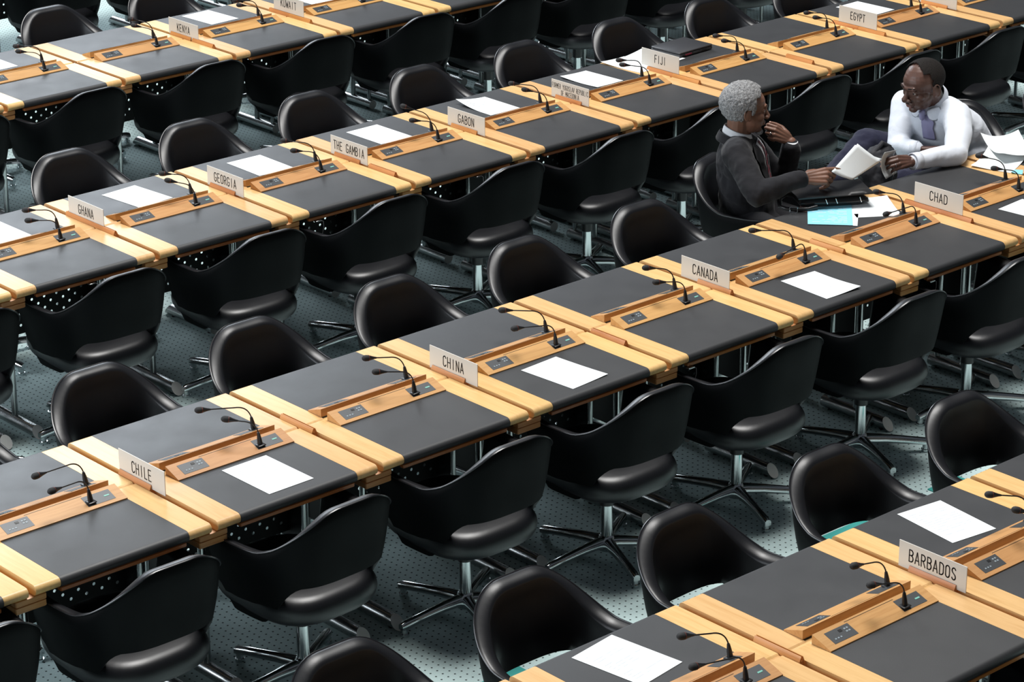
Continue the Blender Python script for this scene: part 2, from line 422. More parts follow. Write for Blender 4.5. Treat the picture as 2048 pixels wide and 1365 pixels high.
        g = MB(); g.cyl(0.300 * ca, 0.300 * sa, 0.012, 0.036, 0.0145, 12); g.cyl(0.300 * ca, 0.300 * sa, 0.0, 0.012, 0.019, 14); g.build('glide', 'chrome', lg)
    return t

# ------------------------------------------------------------------ gooseneck microphone
def make_mic(base, top, head, name='gooseneck_microphone'):
    "base, top of the bend and head given relative to the console surface point"
    t = empty(name)
    b = MB(); b.box(-0.018, 0.018, -0.016, 0.016, 0.0, 0.006, 0.002); b.build('mic_base', 'blackplastic', t)
    b = MB(); top = Vector(top); head = Vector(head)
    c0 = Vector((0, 0, 0.004)); lean = Vector((top.x * 0.45, top.y * 0.45, 0)); c1 = c0 + lean * 0.75 + Vector((0, 0, 0.052))
    b.tube([c0, c0 * 0.5 + c1 * 0.5, c1], [0.0105, 0.0090, 0.0052], 12); b.build('mic_collar', 'blackplastic', t)
    dirh = (head - top); dirh.normalize()
    # smooth bend: quadratic-ish chain
    pts = []
    A = c1; Bc = Vector((top.x * 0.9, top.y * 0.9, top.z + 0.004)); Cc = top + dirh * 0.05
    for k in range(11):
        u = k / 10; pts.append(A * (1 - u) ** 2 + Bc * 2 * u * (1 - u) + Cc * u * u)
    hs = head - dirh * 0.050
    for k in range(1, 6): pts.append(Cc.lerp(hs, k / 5))
    b = MB(); b.tube(pts, 0.0026, 8); b.build('gooseneck', 'blackplastic', t)
    b = MB(); p0 = head - dirh * 0.052; rr = [0.0035, 0.0055, 0.0085, 0.0115, 0.0120]; ps = [p0 + dirh * d for d in (0, 0.012, 0.024, 0.034, 0.036)]
    b.tube(ps, rr, 14)
    b.build('mic_body', 'blackplastic', t)
    b = MB(); b.tube([head - dirh * 0.0165, head - dirh * 0.0150], 0.0124, 14); b.build('indicator_ring', 'redring', t)
    b = MB(); b.tube([head + dirh * d for d in (-0.015, -0.010, 0.000, 0.007, 0.0115, 0.0135)], [0.0118, 0.0128, 0.0128, 0.0105, 0.0062, 0.0010], 14); b.build('windscreen', 'foam', t)
    return t

# ------------------------------------------------------------------ stroke lettering
def arc(cx, cy, rx, ry, a0, a1, n=8): return [(cx + rx * math.cos(R(a0 + (a1 - a0) * k / n)), cy + ry * math.sin(R(a0 + (a1 - a0) * k / n))) for k in range(n + 1)]
w2 = 0.21
GL = {
 'A': [[(0, 0), (0.21, 1), (0.42, 0)], [(0.07, 0.30), (0.35, 0.30)]],
 'B': [[(0.02, 0), (0.02, 1), (0.2, 1)] + arc(0.2, 0.77, 0.19, 0.23, 90, -90) + [(0.02, 0.54)], [(0.2, 0.54)] + arc(0.2, 0.27, 0.21, 0.27, 90, -90) + [(0.02, 0)]],
 'C': [arc(w2, 0.78, 0.19, 0.22, 10, 180) + arc(w2, 0.22, 0.19, 0.22, 180, 350)],
 'D': [[(0.02, 0), (0.02, 1), (0.15, 1)] + arc(0.15, 0.75, 0.25, 0.25, 90, 0) + arc(0.15, 0.25, 0.25, 0.25, 0, -90) + [(0.02, 0)]],
 'E': [[(0.38, 1), (0.02, 1), (0.02, 0), (0.38, 0)], [(0.02, 0.52), (0.33, 0.52)]],
 'F': [[(0.38, 1), (0.02, 1), (0.02, 0)], [(0.02, 0.52), (0.33, 0.52)]],
 'G': [arc(w2, 0.78, 0.19, 0.22, 10, 180) + arc(w2, 0.22, 0.19, 0.22, 180, 360) + [(0.40, 0.45), (0.23, 0.45)]],
 'H': [[(0.02, 0), (0.02, 1)], [(0.40, 0), (0.40, 1)], [(0.02, 0.52), (0.40, 0.52)]],
 'I': [[(0.21, 0), (0.21, 1)]],
 'J': [[(0.34, 1), (0.34, 0.22)] + arc(0.17, 0.2, 0.17, 0.2, 0, -160)],
 'K': [[(0.02, 0), (0.02, 1)], [(0.40, 1), (0.02, 0.40)], [(0.14, 0.58), (0.42, 0)]],
 'L': [[(0.04, 1), (0.04, 0), (0.38, 0)]],
 'M': [[(0, 0), (0, 1), (0.23, 0.35), (0.46, 1), (0.46, 0)]],
 'N': [[(0.02, 0), (0.02, 1), (0.40, 0), (0.40, 1)]],
 'O': [arc(w2, 0.78, 0.19, 0.22, 0, 180) + arc(w2, 0.22, 0.19, 0.22, 180, 360) + [(0.40, 0.78)]],
 'P': [[(0.02, 0), (0.02, 1), (0.2, 1)] + arc(0.2, 0.745, 0.2, 0.255, 90, -90) + [(0.02, 0.49)]],
 'R': [[(0.02, 0), (0.02, 1), (0.2, 1)] + arc(0.2, 0.745, 0.2, 0.255, 90, -90) + [(0.02, 0.49)], [(0.2, 0.49), (0.41, 0)]],
 'S': [arc(w2, 0.78, 0.18, 0.22, 20, 200) + [(0.08, 0.62), (0.34, 0.40)] + arc(w2, 0.22, 0.18, 0.22, 25, -165)],
 'T': [[(0, 1), (0.42, 1)], [(0.21, 1), (0.21, 0)]],
 'U': [[(0.02, 1), (0.02, 0.22)] + arc(w2, 0.22, 0.19, 0.22, 180, 360) + [(0.40, 1)]],
 'V': [[(0, 1), (0.21, 0), (0.42, 1)]],
 'W': [[(-0.02, 1), (0.09, 0), (0.23, 0.7), (0.37, 0), (0.48, 1)]],
 'Y': [[(0, 1), (0.21, 0.48), (0.42, 1)], [(0.21, 0.48), (0.21, 0)]],
}
def letters(text, pitch, h, y_mid, z0, xface, sw):
    "stroked text on the x=xface plane, reading towards -y, facing -x"
    b = MB(); n = len(text); k = h
    lw = pitch / 0.62 * 0.42; sx = lw / 0.42
    start = y_mid + (n * pitch) / 2 - (pitch - lw) / 2
    def P3(i, p): return (xface, start - i * pitch - p[0] * sx, z0 + p[1] * k)
    for i, ch in enumerate(text):
        for st in GL.get(ch, []):
            q = [Vector(P3(i, p)) for p in st]; r_ = sw / 2
            for a in range(len(q) - 1):
                d = (q[a + 1] - q[a]); 
                if d.length < 1e-6: continue
                d.normalize(); nn = Vector((0, -d.z, d.y)) * r_
                b.add([q[a] + nn, q[a] - nn, q[a + 1] - nn, q[a + 1] + nn], [(0, 1, 2, 3)])
            for c in q: b.add([c + Vector((0, r_ * math.cos(k * math.pi / 3), r_ * math.sin(k * math.pi / 3))) for k in range(6)], [(0, 1, 2, 3, 4, 5)])
    return b

# ------------------------------------------------------------------ build tables
T0 = make_table(); used = False
TAB = {1: range(-1, 4), 2: range(-2, 8), 3: range(0, 11), 4: range(2, 14), 5: range(4, 10)}
for row, gs in TAB.items():
    for G in gs:
        t = T0 if not used else copy_tree(T0); used = True
        t.location = (G * W + ROWX[row], ROWY[row], 0)
        tag(t, 'beech and black leather conference table bay, ' + where(row, G) if row < 5 else ('conference table of the back row cut by the top edge, ' + ('behind the KENYA plate' if G == 5 else ORD[abs(G - 5) + 1] + ('left' if G < 5 else 'right') + ' of it')), 'table', 'conference table bays')
# connecting beams under the gaps
def make_beam():
    b = MB(); b.box(-0.062, 0.062, -0.480, 0.480, H - 0.064, H - 0.0402, 0.003); b.box(-0.062, 0.062, -0.477, 0.477, H - 0.092, H - 0.0655, 0.003)
    return b.data('joining_block', 'block')
bd = make_beam()
def gapname(row, G):
    p = PL[row]
    if G in p: return 'below the %s plate' % p[G]
    best = min(p, key=lambda g: abs(g - G)); d = abs(best - G)
    return 'at the %sgap %s of the %s plate' % (ORD[d], 'right' if G > best else 'left', p[best])
for row, gs in TAB.items():
    for G in list(gs)[1:] + ([gs[-1] + 1] if row < 4 else []):
        if row == 5 or (row == 4 and G > 8): continue
        o = bpy.data.objects.new('joining_block', bd); col.objects.link(o)
        o.location = (G * W + ROWX[row] - 0.007, ROWY[row], 0)
        tag(o, 'two layer wooden beam joining tables ' + gapname(row, G), 'joining block', 'blocks joining the tables')

# ------------------------------------------------------------------ chairs
C0 = make_chair(); used = False
NEAR = {1: range(0, 2), 2: range(-2, 7), 3: range(0, 11), 4: range(2, 14), 5: range(4, 10)}
FAR = {1: range(-1, 5), 2: range(-1, 9), 3: range(1, 13), 4: range(3, 12)}
ADJ = {(3, 'n', 2): (.03, 0, -2), (4, 'n', 3): (-.025, 0, 1), (4, 'n', 4): (.02, 0, 0), (4, 'n', 5): (.05, 0, -2), (4, 'n', 6): (.055, 0, -3), (2, 'n', 0): (-.035, 0, 2), (2, 'n', -1): (-.015, .02, 0),
       (2, 'n', -2): (.03, .03, -2), (2, 'n', 4): (.03, 0, 0), (3, 'n', 6): (-.04, .02, 3), (2, 'f', 5): (.09, .30, 18), (2, 'f', 7): (-.09, .19, -45), (3, 'n', 0): (0, 0, 3), (1, 'f', 1): (-.01, 0, 2)}   # (row, side, G): (dx, dy, degrees)
SKIP = {(2, 'f', 6)}
#ADJ-BEGIN
#ADJ-END
def place_chair(row, G, side):
    global used
    if (row, side, G) in SKIP: return
    dx, dy, da = ADJ.get((row, side, G), (0, 0, 0))
    rnd = random.Random(row * 100 + G * 7 + (3 if side == 'f' else 0))
    c = C0 if not used else copy_tree(C0); used = True
    s_ = -1 if side == 'n' else 1
    c.location = (G * W + 0.372 + ROWX[row] + dx, ROWY[row] + s_ * 0.53 + (0.03 if side == 'f' else 0.0) + dy, 0)
    c.rotation_euler = (0, 0, (0 if side == 'n' else math.pi) + R(da))
    if row == 5:
        lab = 'black swivel chair cut by the top edge, %s%s of the KENYA plate' % (ORD[abs(G - 5) + 1], 'left' if G < 5 else 'right')
        if G == 5: lab = 'black swivel chair cut by the top edge, behind the KENYA plate'
    else:
        lab = ('black swivel chair turned away from the viewer, ' if side == 'n' else 'black swivel chair facing the viewer, ') + where(row, G).replace(' plates', '').replace(' plate', '').replace('the ', '')
    tag(c, lab, 'chair', 'black leather swivel chairs')
    return c
for row in NEAR:
    for G in NEAR[row]: place_chair(row, G, 'n')
for row in FAR:
    for G in FAR[row]: place_chair(row, G, 'f')

# ------------------------------------------------------------------ microphones
HEADS = {(1, 0, 'n'): (0.293, -0.053, .89), (1, 0, 'f'): (.411, .116, .89), (1, 1, 'n'): (1.13, -.050, .89), (1, 1, 'f'): (1.197, .082, .89),
 (2, -1, 'n'): (-.44, -.10, .875), (2, -1, 'f'): (-.40, .07, .865), (2, 0, 'n'): (.392, -.013, .89), (2, 0, 'f'): (.368, .125, .89),
 (2, 1, 'n'): (1.115, -.03, .89), (2, 1, 'f'): (1.178, .111, .89), (2, 2, 'n'): (1.837, -.047, .89), (2, 2, 'f'): (1.942, .148, .89),
 (2, 4, 'n'): (3.38, -.10, .845), (2, 4, 'f'): (3.456, .143, .89), (2, 5, 'n'): (4.10, -.10, .88), (2, 5, 'f'): (4.298, .133, .89),
 (2, 6, 'n'): (4.992, -.016, .89), (2, 6, 'f'): (5.099, .165, .89)}
mic_cache = {}
MICS = {1: range(-1, 3), 2: range(-2, 8), 3: range(0, 10), 4: range(2, 8)}
for row, gs in MICS.items():
    for G in gs:
        for side in 'nf':
            bx = G * W + (0.512 if side == 'n' else 0.584) + ROWX[row]; by = -0.071 if side == 'n' else 0.066; bz = H + 0.017
            if (row, G, side) in HEADS:
                hx, hy, hz = HEADS[(row, G, side)]; head = (hx - bx + (ROWX[row] if row != 1 else 0), hy - by, hz - bz)
                key = (row, G, side)
            else:
                rnd = random.Random(row * 31 + G * 7 + ord(side)); v = rnd.randrange(4)
                head = [(-0.135, 0.055, 0.122), (-0.150, 0.075, 0.126), (-0.120, 0.060, 0.132), (-0.145, 0.045, 0.115)][v]; key = v
                if (row, G) == (3, 4) and side == 'f': head = (-0.135, 0.075, 0.150); key = 'up'
            if key not in mic_cache:
                top = (-0.022, -0.004 if side == 'n' else 0.010, 0.100)
                m = make_mic((0, 0, 0), top, head); mic_cache[key] = m
            else: m = copy_tree(mic_cache[key])
            m.location = (bx, ROWY[row] + by, bz)
            tag(m, 'black gooseneck microphone on the %s console, %s' % ('near' if side == 'n' else 'far', where(row, G).replace(' plates', '').replace(' plate', '').replace('the ', '')), 'microphone', 'gooseneck microphones')

# ------------------------------------------------------------------ name plates and holders
def holder_mesh():
    b = MB(); pr = [(-0.0115, -0.030), (-0.0115, 0.004), (-0.0045, 0.0195), (-0.0030, 0.0195), (-0.0030, 0.003), (0.0030, 0.003), (0.0030, 0.0195), (0.0045, 0.0195), (0.0115, 0.004), (0.0115, -0.030)]
    # profile in (x,z), extruded along y
    b.loft([[(x, y, H + z) for x, z in pr] for y in (0.1025, -0.1025)], True, False)
    for y, fl_ in ((0.1025, 1), (-0.1025, 0)):
        v = [(x, y, H + z) for x, z in pr]
        for q in ((0, 1, 2, 3, 4), (0, 4, 5, 9), (5, 6, 7, 8, 9)):
            b.add([v[i] for i in q], [tuple(range(len(q))) if fl_ else tuple(range(len(q) - 1, -1, -1))])
    return b.data('plate_holder', 'holder', angle=30)
hd = holder_mesh()
HOLD = [(1, 1, 0.020), (1, 2, 0.015), (2, 0, 0.004), (2, 1, 0.018), (2, 2, 0.008), (2, 3, -0.130), (2, 4, -0.007), (2, 5, 0.020), (2, 6, 0.103), (2, 6, -0.102),
        (3, 2, 0.157), (3, 2, -0.048), (3, 3, 0.049), (3, 4, 0.031), (3, 4, -0.248), (3, 5, 0.010), (3, 6, 0.031), (3, 7, 0.098), (3, 7, -0.107), (3, 8, -0.258), (3, 9, 0.075), (3, 9, -0.131), (3, 10, 0.031),
        (4, 5, 0.036), (4, 5, -0.184), (4, 6, 0.086), (4, 6, -0.119)]
cnt = {}
for row, G, yc in HOLD:
    o = bpy.data.objects.new('plate_holder', hd); col.objects.link(o); o.location = (G * W + ROWX[row] - 0.007, ROWY[row] + yc, 0)
    p = PL[row]; both = sum(1 for r, g, _ in HOLD if (r, g) == (row, G)) > 1
    n_ = cnt.get((row, G), 0); cnt[(row, G)] = n_ + 1
    if G in p: lab = ('%s red-brown wooden holder block %s the %s plate' % (('far' if n_ == 0 else 'near') if both else 'short', 'under' if not (both and n_ and (row, G) in ((3, 4), (4, 5))) else 'beside', p[G]))
    elif (row, G) == (3, 10): lab = 'short wooden holder block of the plate right of EGYPT, top edge'
    else: lab = 'empty wooden plate holder ' + gapname(row, G)
    tag(o, lab, 'plate holder', 'wooden name plate holders')
PLATES = [(1, 2, 'BARBADOS', 0.020, 0.749), (2, 0, 'CHILE', -0.036, 0.749), (2, 2, 'CHINA', -0.019, 0.750), (2, 4, 'CANADA', 0.056, 0.749), (2, 6, 'CHAD', 0.004, 0.7675),
          (3, 2, 'GHANA', 0.093, 0.750), (3, 3, 'GEORGIA', 0.030, 0.749), (3, 4, 'THE GAMBIA', 0.021, 0.749), (3, 5, 'GABON', -0.002, 0.749), (3, 6, 'FYROM', 0.022, 0.749),
          (3, 7, 'FIJI', 0.102, 0.7675), (3, 9, 'EGYPT', -0.017, 0.7675), (3, 10, '', 0.008, 0.7500), (4, 5, 'KENYA', 0.013, 0.7500), (4, 6, 'KUWAIT', -0.003, 0.7675)]
def make_plate(row, G, text, yc, z0):
    t = empty('name_plate', (G * W + ROWX[row] - 0.007, ROWY[row] + yc, z0))
    b = MB(); b.box(-0.0016, 0.0016, -0.149, 0.149, 0.0, 0.099, 0.0006); b.build('plate_panel', 'sign', t, smooth=False)
    xf = -0.0022
    if text == 'FYROM':
        lb = letters('FORMER YUGOSLAV REPUBLIC', 0.0121, 0.026, 0.0, 0.055, xf, 0.0024)
        lb2 = letters('OF MACEDONIA', 0.0121, 0.026, 0.0, 0.021, xf, 0.0024); lb.add(lb2.v, lb2.f)
        lab = 'cream name plate reading FORMER YUGOSLAV REPUBLIC OF MACEDONIA in two lines'
    elif text:
        pitch = {'BARBADOS': 0.0268, 'THE GAMBIA': 0.0252, 'FIJI': 0.0235, 'CHAD': 0.0290, 'EGYPT': 0.0240}.get(text, 0.0268)
        lb = letters(text, pitch, 0.044, 0.0, 0.030 if text in ('CHAD', 'FIJI', 'EGYPT', 'CHILE', 'KUWAIT', 'KENYA', 'GHANA') else 0.032, xf, 0.0047)
        lab = 'cream name plate reading %s in thin black capitals' % text
    else:
        lb = None; lab = 'cream name plate cut by the top edge, right of EGYPT'
    if lb:
        lb.build('lettering', 'ink', t, smooth=False)
    tag(t, lab, 'name plate', 'country name plates')
for a in PLATES: make_plate(*a)

# ------------------------------------------------------------------ papers
def sheet(name, cx, cy, z, L, S, ang, label, mt='paper', curl=(0, 0, 0, 0), group='agenda sheets on the desk pads', lines=True, seed=0, th=0.0004):
    t = empty(name, (cx, cy, z), R(ang)); b = MB(); nx, ny = 10, 8
    def hgt(u, v):
        h = 0.0
        for (cu, cv), c in zip(((0, 0), (1, 0), (1, 1), (0, 1)), curl):
            d = math.hypot(u - cu, (v - cv) * S / L); h += c * max(0, 1 - d / 0.75) ** 2
        return h
    vs = []; fs = []
    for z_ in (th, 0):
        for j in range(ny + 1):
            for i in range(nx + 1):
                u, v = i / nx, j / ny; vs.append(((u - 0.5) * L, (v - 0.5) * S, hgt(u, v) + z_))
    o = (nx + 1) * (ny + 1)
    for j in range(ny):
        for i in range(nx):
            a = j * (nx + 1) + i; fs.append((a, a + 1, a + nx + 2, a + nx + 1)); a += o; fs.append((a, a + nx + 1, a + nx + 2, a + 1))
    for i in range(nx):
        for j, fl_ in ((0, 0), (ny, 1)):
            a = j * (nx + 1) + i; q = (a, a + o, a + o + 1, a + 1); fs.append(q if not fl_ else q[::-1])
    for j in range(ny):
        for i, fl_ in ((0, 1), (nx, 0)):
            a = j * (nx + 1) + i; bq = a + nx + 1; q = (a, a + o, bq + o, bq); fs.append(q if not fl_ else q[::-1])
    b.add(vs, fs); b.build('sheet', mt, t, angle=80)
    if lines:
        rnd = random.Random(seed); b = MB()
        for k in range(14):
            u = 0.12 + 0.055 * k
            if rnd.random() < 0.2: continue
            v0 = 0.12; 
            while v0 < 0.85:
                v1 = min(0.9, v0 + rnd.uniform(0.05, 0.25))
                zz = hgt(u, (v0 + v1) / 2) + th + 0.0004
                b.add([((u - 0.5) * L, (v0 - 0.5) * S, zz), ((u + 0.016 - 0.5) * L, (v0 - 0.5) * S, zz), ((u + 0.016 - 0.5) * L, (v1 - 0.5) * S, zz), ((u - 0.5) * L, (v1 - 0.5) * S, zz)], [(0, 1, 2, 3)])
                v0 = v1 + rnd.uniform(0.02, 0.12)
                if rnd.random() < 0.25: break
        b.build('printed_text', 'print', t, smooth=False)
    tag(t, label, 'paper', group)
    return t
ZP = H + 0.0012
sh = [('agenda_sheet', .390, -.278, -89.4, 'white agenda sheet on the near pad right of the CHILE plate'),
 ('agenda_sheet', 1.900, -.286, -86.1, 'white agenda sheet on the near pad right of the CHINA plate'),
 ('agenda_sheet', 3.446, -.295, -93.9, 'white agenda sheet on the near pad right of the CANADA plate'),
 ('agenda_sheet', 1.940, -2.257, -97.8, 'white agenda sheet on the far pad right of the BARBADOS plate'),
 ('agenda_sheet', .362, -2.236, -82.5, 'white agenda sheet at bottom edge, second bay left of the BARBADOS plate'),
 ('agenda_sheet', 1.927, 2.811, -84.9, 'white agenda sheet on the far pad right of the GHANA plate'),
 ('agenda_sheet', 2.671, 2.803, -91.0, 'white agenda sheet on the far pad right of the GEORGIA plate'),
 ('agenda_sheet', 3.454, 2.810, -89.8, 'white agenda sheet on the far pad right of THE GAMBIA plate'),
 ('agenda_sheet', 4.219, 2.816, -90.6, 'white agenda sheet with lifted corner right of the GABON plate'),
 ('agenda_sheet', 4.996, 2.818, -87.5, 'white agenda sheet on the far pad right of the MACEDONIA plate'),
 ('agenda_sheet', 4.241, 5.398, -87.0, 'white agenda sheet on the far pad right of the KENYA plate'),
 ('agenda_sheet', 7.317, 2.827, -88.2, 'white agenda sheet on the far pad right of the EGYPT plate'),
 ('agenda_sheet', 4.975, -.300, -85.0, 'white agenda sheet cut by the right edge, right of the CHAD plate'),
 ('agenda_sheet', 1.125, 2.800, -89.5, 'white agenda sheet at the left edge, left of the GHANA plate'),
 ('agenda_sheet', 2.680, 5.395, -90.0, 'white agenda sheet in the top left corner, left of the KENYA plate'),
 ('agenda_sheet', 4.990, 5.330, -88.0, 'white agenda sheet at the top edge, right of the KUWAIT plate')]
for i, (n_, x, y, a, lab) in enumerate(sh):
    curl = (0, 0, 0, 0)
    if i == 8: curl = (0.028, 0, 0, 0)
    if i == 9: curl = (0.010, 0.004, 0, 0)
    if i == 1: curl = (0, 0, 0.004, 0)
    if i == 2: curl = (0, 0, 0.012, 0)
    sheet(n_, x, y, ZP, 0.292, 0.209, a, lab, curl=curl, seed=i)

# teal floor lids seen through the chair backs
for x0, x1, y0, y1, lab in ((0.80, 1.00, -1.14, -1.00, 'teal floor lid seen under the chair left of the BARBADOS plate'), (2.66, 2.955, -1.20, -1.01, 'teal floor lid seen under the chair right of the BARBADOS plate'), (3.395, 3.60, -1.10, -1.00, 'teal floor lid right of that chair, at the right edge')):
    b = MB(); b.box(x0, x1, y0, y1, 0.0, 0.006, 0.001); o = b.build('floor_lid', 'teal'); tag(o, lab, 'floor lid', 'teal floor lids')
#PART2
# ------------------------------------------------------------------ loose things on the tables
def grid4(name, c, mt, parent=None, bulge=(0, 0, 0), n=10, th=0.0008, fold=None):
    "sheet through four corner points c (in order), pushed along bulge in the middle"
    b = MB(); c = [Vector(p) for p in c]; B_ = Vector(bulge); vs = []
    for j in range(n + 1):
        for i in range(n + 1):
            u, v = i / n, j / n
            p = c[0] * (1 - u) * (1 - v) + c[1] * u * (1 - v) + c[2] * u * v + c[3] * (1 - u) * v
            p += B_ * (4 * v * (1 - v) if fold is None else fold(u, v)); vs.append(p)
    b.add(vs, [(j * (n + 1) + i, j * (n + 1) + i + 1, (j + 1) * (n + 1) + i + 1, (j + 1) * (n + 1) + i) for j in range(n) for i in range(n)])
    o = b.build(name, mt, parent, angle=80)
    so = o.modifiers.new('thickness', 'SOLIDIFY'); so.thickness = th
    return o
sheet('blue_sheet', 4.199, .324, H + 0.0042, 0.302, 0.212, 42.7, 'light blue printed sheet on the far pad in front of the briefcase', 'bluepaper', (0, 0, 0.006, 0), 'loose papers beside the briefcase', True, 41)
sheet('white_sheet', 4.222, .305, H + 0.0014, 0.297, 0.210, 40.0, 'white sheet lying just under the light blue sheet', 'paper', (0, 0, 0, 0), 'loose papers beside the briefcase', False, 42)
sheet('white_sheet', 4.432, .262, H + 0.0014, 0.272, 0.222, 56.0, 'white sheet between the light blue sheet and the CHAD plate', 'paper', (0, 0.012, 0.004, 0), 'loose papers beside the briefcase', False, 43)
sheet('brochure', 4.175, .468, H + 0.0020, 0.075, 0.055, 30.0, 'small pink and blue brochure under the briefcase strap', 'pinkpaper', (0, 0, 0, 0), None, False, 44)
sheet('white_sheet', 5.455, .300, H + 0.0014, 0.297, 0.210, 20.0, 'white sheet by the right edge, beside the elbow of the white shirt', 'paper', (0.0, 0.03, 0.05, 0.01), 'loose papers at the right edge', False, 45)
sheet('white_sheet', 5.600, .350, H + 0.0200, 0.297, 0.210, 62.0, 'white sheet with raised corner at the very right edge', 'paper', (0.03, 0.06, 0.06, 0.04), 'loose papers at the right edge', False, 46)
sheet('blue_card', 5.390, .140, H + 0.0014, 0.075, 0.055, 35.0, 'small light blue card at the right edge behind the microphone', 'bluepaper', (0, 0, 0, 0.01), None, False, 47)
sheet('white_sheet', 5.375, 2.880, H + 0.0012, 0.297, 0.210, -84.0, 'white sheet left of the FIJI plate with lifted corner', 'paper', (0.012, 0.0, 0.0, 0.0), 'papers under the laptop', False, 48)
sheet('white_sheet', 5.560, 2.895, H + 0.0024, 0.297, 0.212, -80.0, 'white sheet sticking out from under the laptop behind FIJI', 'paper', (0.0, 0.01, 0.0, 0.014), 'papers under the laptop', False, 49)
t = empty('laptop', (5.800, 2.905, H + 0.0045), R(3)); t.rotation_euler = (0, 0, R(3))
b = MB(); b.box(-0.142, 0.142, -0.112, 0.112, 0.0, 0.018, 0.003); b.build('laptop_base', 'laptop', t)
b = MB(); b.box(-0.142, 0.142, -0.112, 0.112, 0.0185, 0.030, 0.003); b.build('laptop_lid', 'laptop', t)
for x0, x1, mt_, nm in ((-0.12, -0.10, 'blackplastic', 'port'), (-0.095, -0.04, 'portred', 'port'), (-0.03, 0.02, 'plate', 'port'), (0.05, 0.09, 'blackplastic', 'port')):
    b = MB(); b.box(x0, x1, -0.1135, -0.1118, 0.006, 0.013); b.build(nm, mt_, t, smooth=False)
tag(t, 'closed black laptop on papers behind the FIJI plate', 'laptop')

# briefcase on the far edge of the bay left of CHAD
t = empty('briefcase', (4.335, 0.455, H + 0.0006), R(-31))
def wave(b, x0, x1, y0, y1, z0, z1, nx=14, ny=8, amp=0.004, tilt=0.0):
    r_ = []; vs = []; fs = []
    for k, z in enumerate((z1, z0)):
        for j in range(ny + 1):
            for i in range(nx + 1):
                u, v = i / nx, j / ny; e = min(u, 1 - u, v, 1 - v) * 6; e = 1 - max(0, 1 - e) ** 2
                zz = (z0 + z1) / 2 + (z - (z0 + z1) / 2) * (0.25 + 0.75 * e) + (amp * math.sin(7 * u + 3 * v) * math.cos(5 * v) if k == 0 else 0) + tilt * u
                vs.append((x0 + (x1 - x0) * u, y0 + (y1 - y0) * v, zz))
    o = (nx + 1) * (ny + 1)
    for j in range(ny):
        for i in range(nx):
            a = j * (nx + 1) + i; fs += [(a, a + 1, a + nx + 2, a + nx + 1), (a + o, a + o + nx + 1, a + o + nx + 2, a + o + 1)]
    for i in range(nx): fs += [(i, i + o, i + o + 1, i + 1), (ny * (nx + 1) + i, ny * (nx + 1) + i + 1, ny * (nx + 1) + i + 1 + o, ny * (nx + 1) + i + o)]
    for j in range(ny): a = j * (nx + 1); c_ = a + nx + 1; fs += [(a, c_, c_ + o, a + o), (a + nx, a + nx + o, c_ + nx + o, c_ + nx)]
    return b.add(vs, fs)
M['bag'] = leather('briefcase_leather', (0.012, 0.012, 0.013), 0.33, 0.2, 300)
M['bagcloth'] = leather('rucksack_cloth', (0.012, 0.012, 0.016), 0.7, 0.3, 700)
wave(MB(), -0.165, 0.175, -0.085, 0.095, 0.0, 0.055).build('bag_body', 'bag', t, angle=70)
wave(MB(), -0.185, 0.190, -0.110, 0.110, 0.052, 0.078, amp=0.0025, tilt=0.006).build('bag_flap', 'bag', t, angle=70)
b = MB(); b.tube([(-0.170, 0.03, 0.050), (-0.215, 0.02, 0.060), (-0.255, -0.02, 0.045), (-0.262, -0.06, 0.018), (-0.235, -0.085, 0.012), (-0.19, -0.10, 0.012), (-0.135, -0.112, 0.014), (-0.09, -0.105, 0.020)], [0.020, 0.022, 0.014, 0.010, 0.010, 0.010, 0.010, 0.012], 10); b.build('strap', 'bag', t)
b = MB()
for k in range(4):
    q = [(-0.225, -0.1035, 0.026), (-0.190, -0.1145, 0.026), (-0.190, -0.1145, 0.001), (-0.225, -0.1035, 0.001)]
    b.tube([q[k], q[(k + 1) % 4]], 0.0022, 6)
b.build('buckle', 'chrome', t)
for x in (-0.05, 0.0, 0.12, 0.16):
    b = MB(); b.tube([(x, -0.112, 0.058), (x + 0.004, -0.116, 0.045), (x + 0.010, -0.112, 0.032)], 0.002, 6); b.build('strap_ring', 'chrome', t)
b = MB(); b.tube([(-0.188, 0.085, 0.078), (-0.172, 0.10, 0.082), (-0.13, 0.106, 0.082)], 0.0022, 6); b.build('zip_slider', 'chrome', t)
tag(t, 'black leather briefcase with buckled strap on the table under the suited man\'s hand', 'briefcase')

# ------------------------------------------------------------------ people
def ortho(d, n):
    d = Vector(d).normalized(); n = Vector(n); n = (n - d * n.dot(d)).normalized(); return d, n
class Blob(MB):
    def ell(s, c, rad, A=None, n=20):
        c = Vector(c); vs = []; fs = []; m = n // 2
        rings = []
        for i in range(m + 1):
            a = -math.pi / 2 + math.pi * i / m; rr = max(math.cos(a), 1e-4)
            ring = []
            for k in range(n):
                p = Vector((rr * math.cos(2 * math.pi * k / n) * rad[0], rr * math.sin(2 * math.pi * k / n) * rad[1], math.sin(a) * rad[2]))
                ring.append(c + (A @ p if A else p))
            rings.append(ring)
        return s.loft(rings)
    def cap(s, p0, p1, r0, r1, n=14):
        p0, p1 = Vector(p0), Vector(p1); d = (p1 - p0); L_ = d.length; d.normalize()
        pts = []; rad = []
        for k in range(5):
            a = math.pi / 2 * (1 - k / 4); pts.append(p0 - d * r0 * math.sin(a)); rad.append(max(r0 * math.cos(a), 1e-4))
        for k in range(5):
            a = math.pi / 2 * k / 4; pts.append(p1 + d * r1 * math.sin(a)); rad.append(max(r1 * math.cos(a), 1e-4))
        return s.tube(pts, rad, n)
    def chain(s, pts, rads, n=14):
        for (a, b_), (ra, rb) in zip(zip(pts, pts[1:]), zip(rads, rads[1:])): s.cap(a, b_, ra, rb, n)
        return s
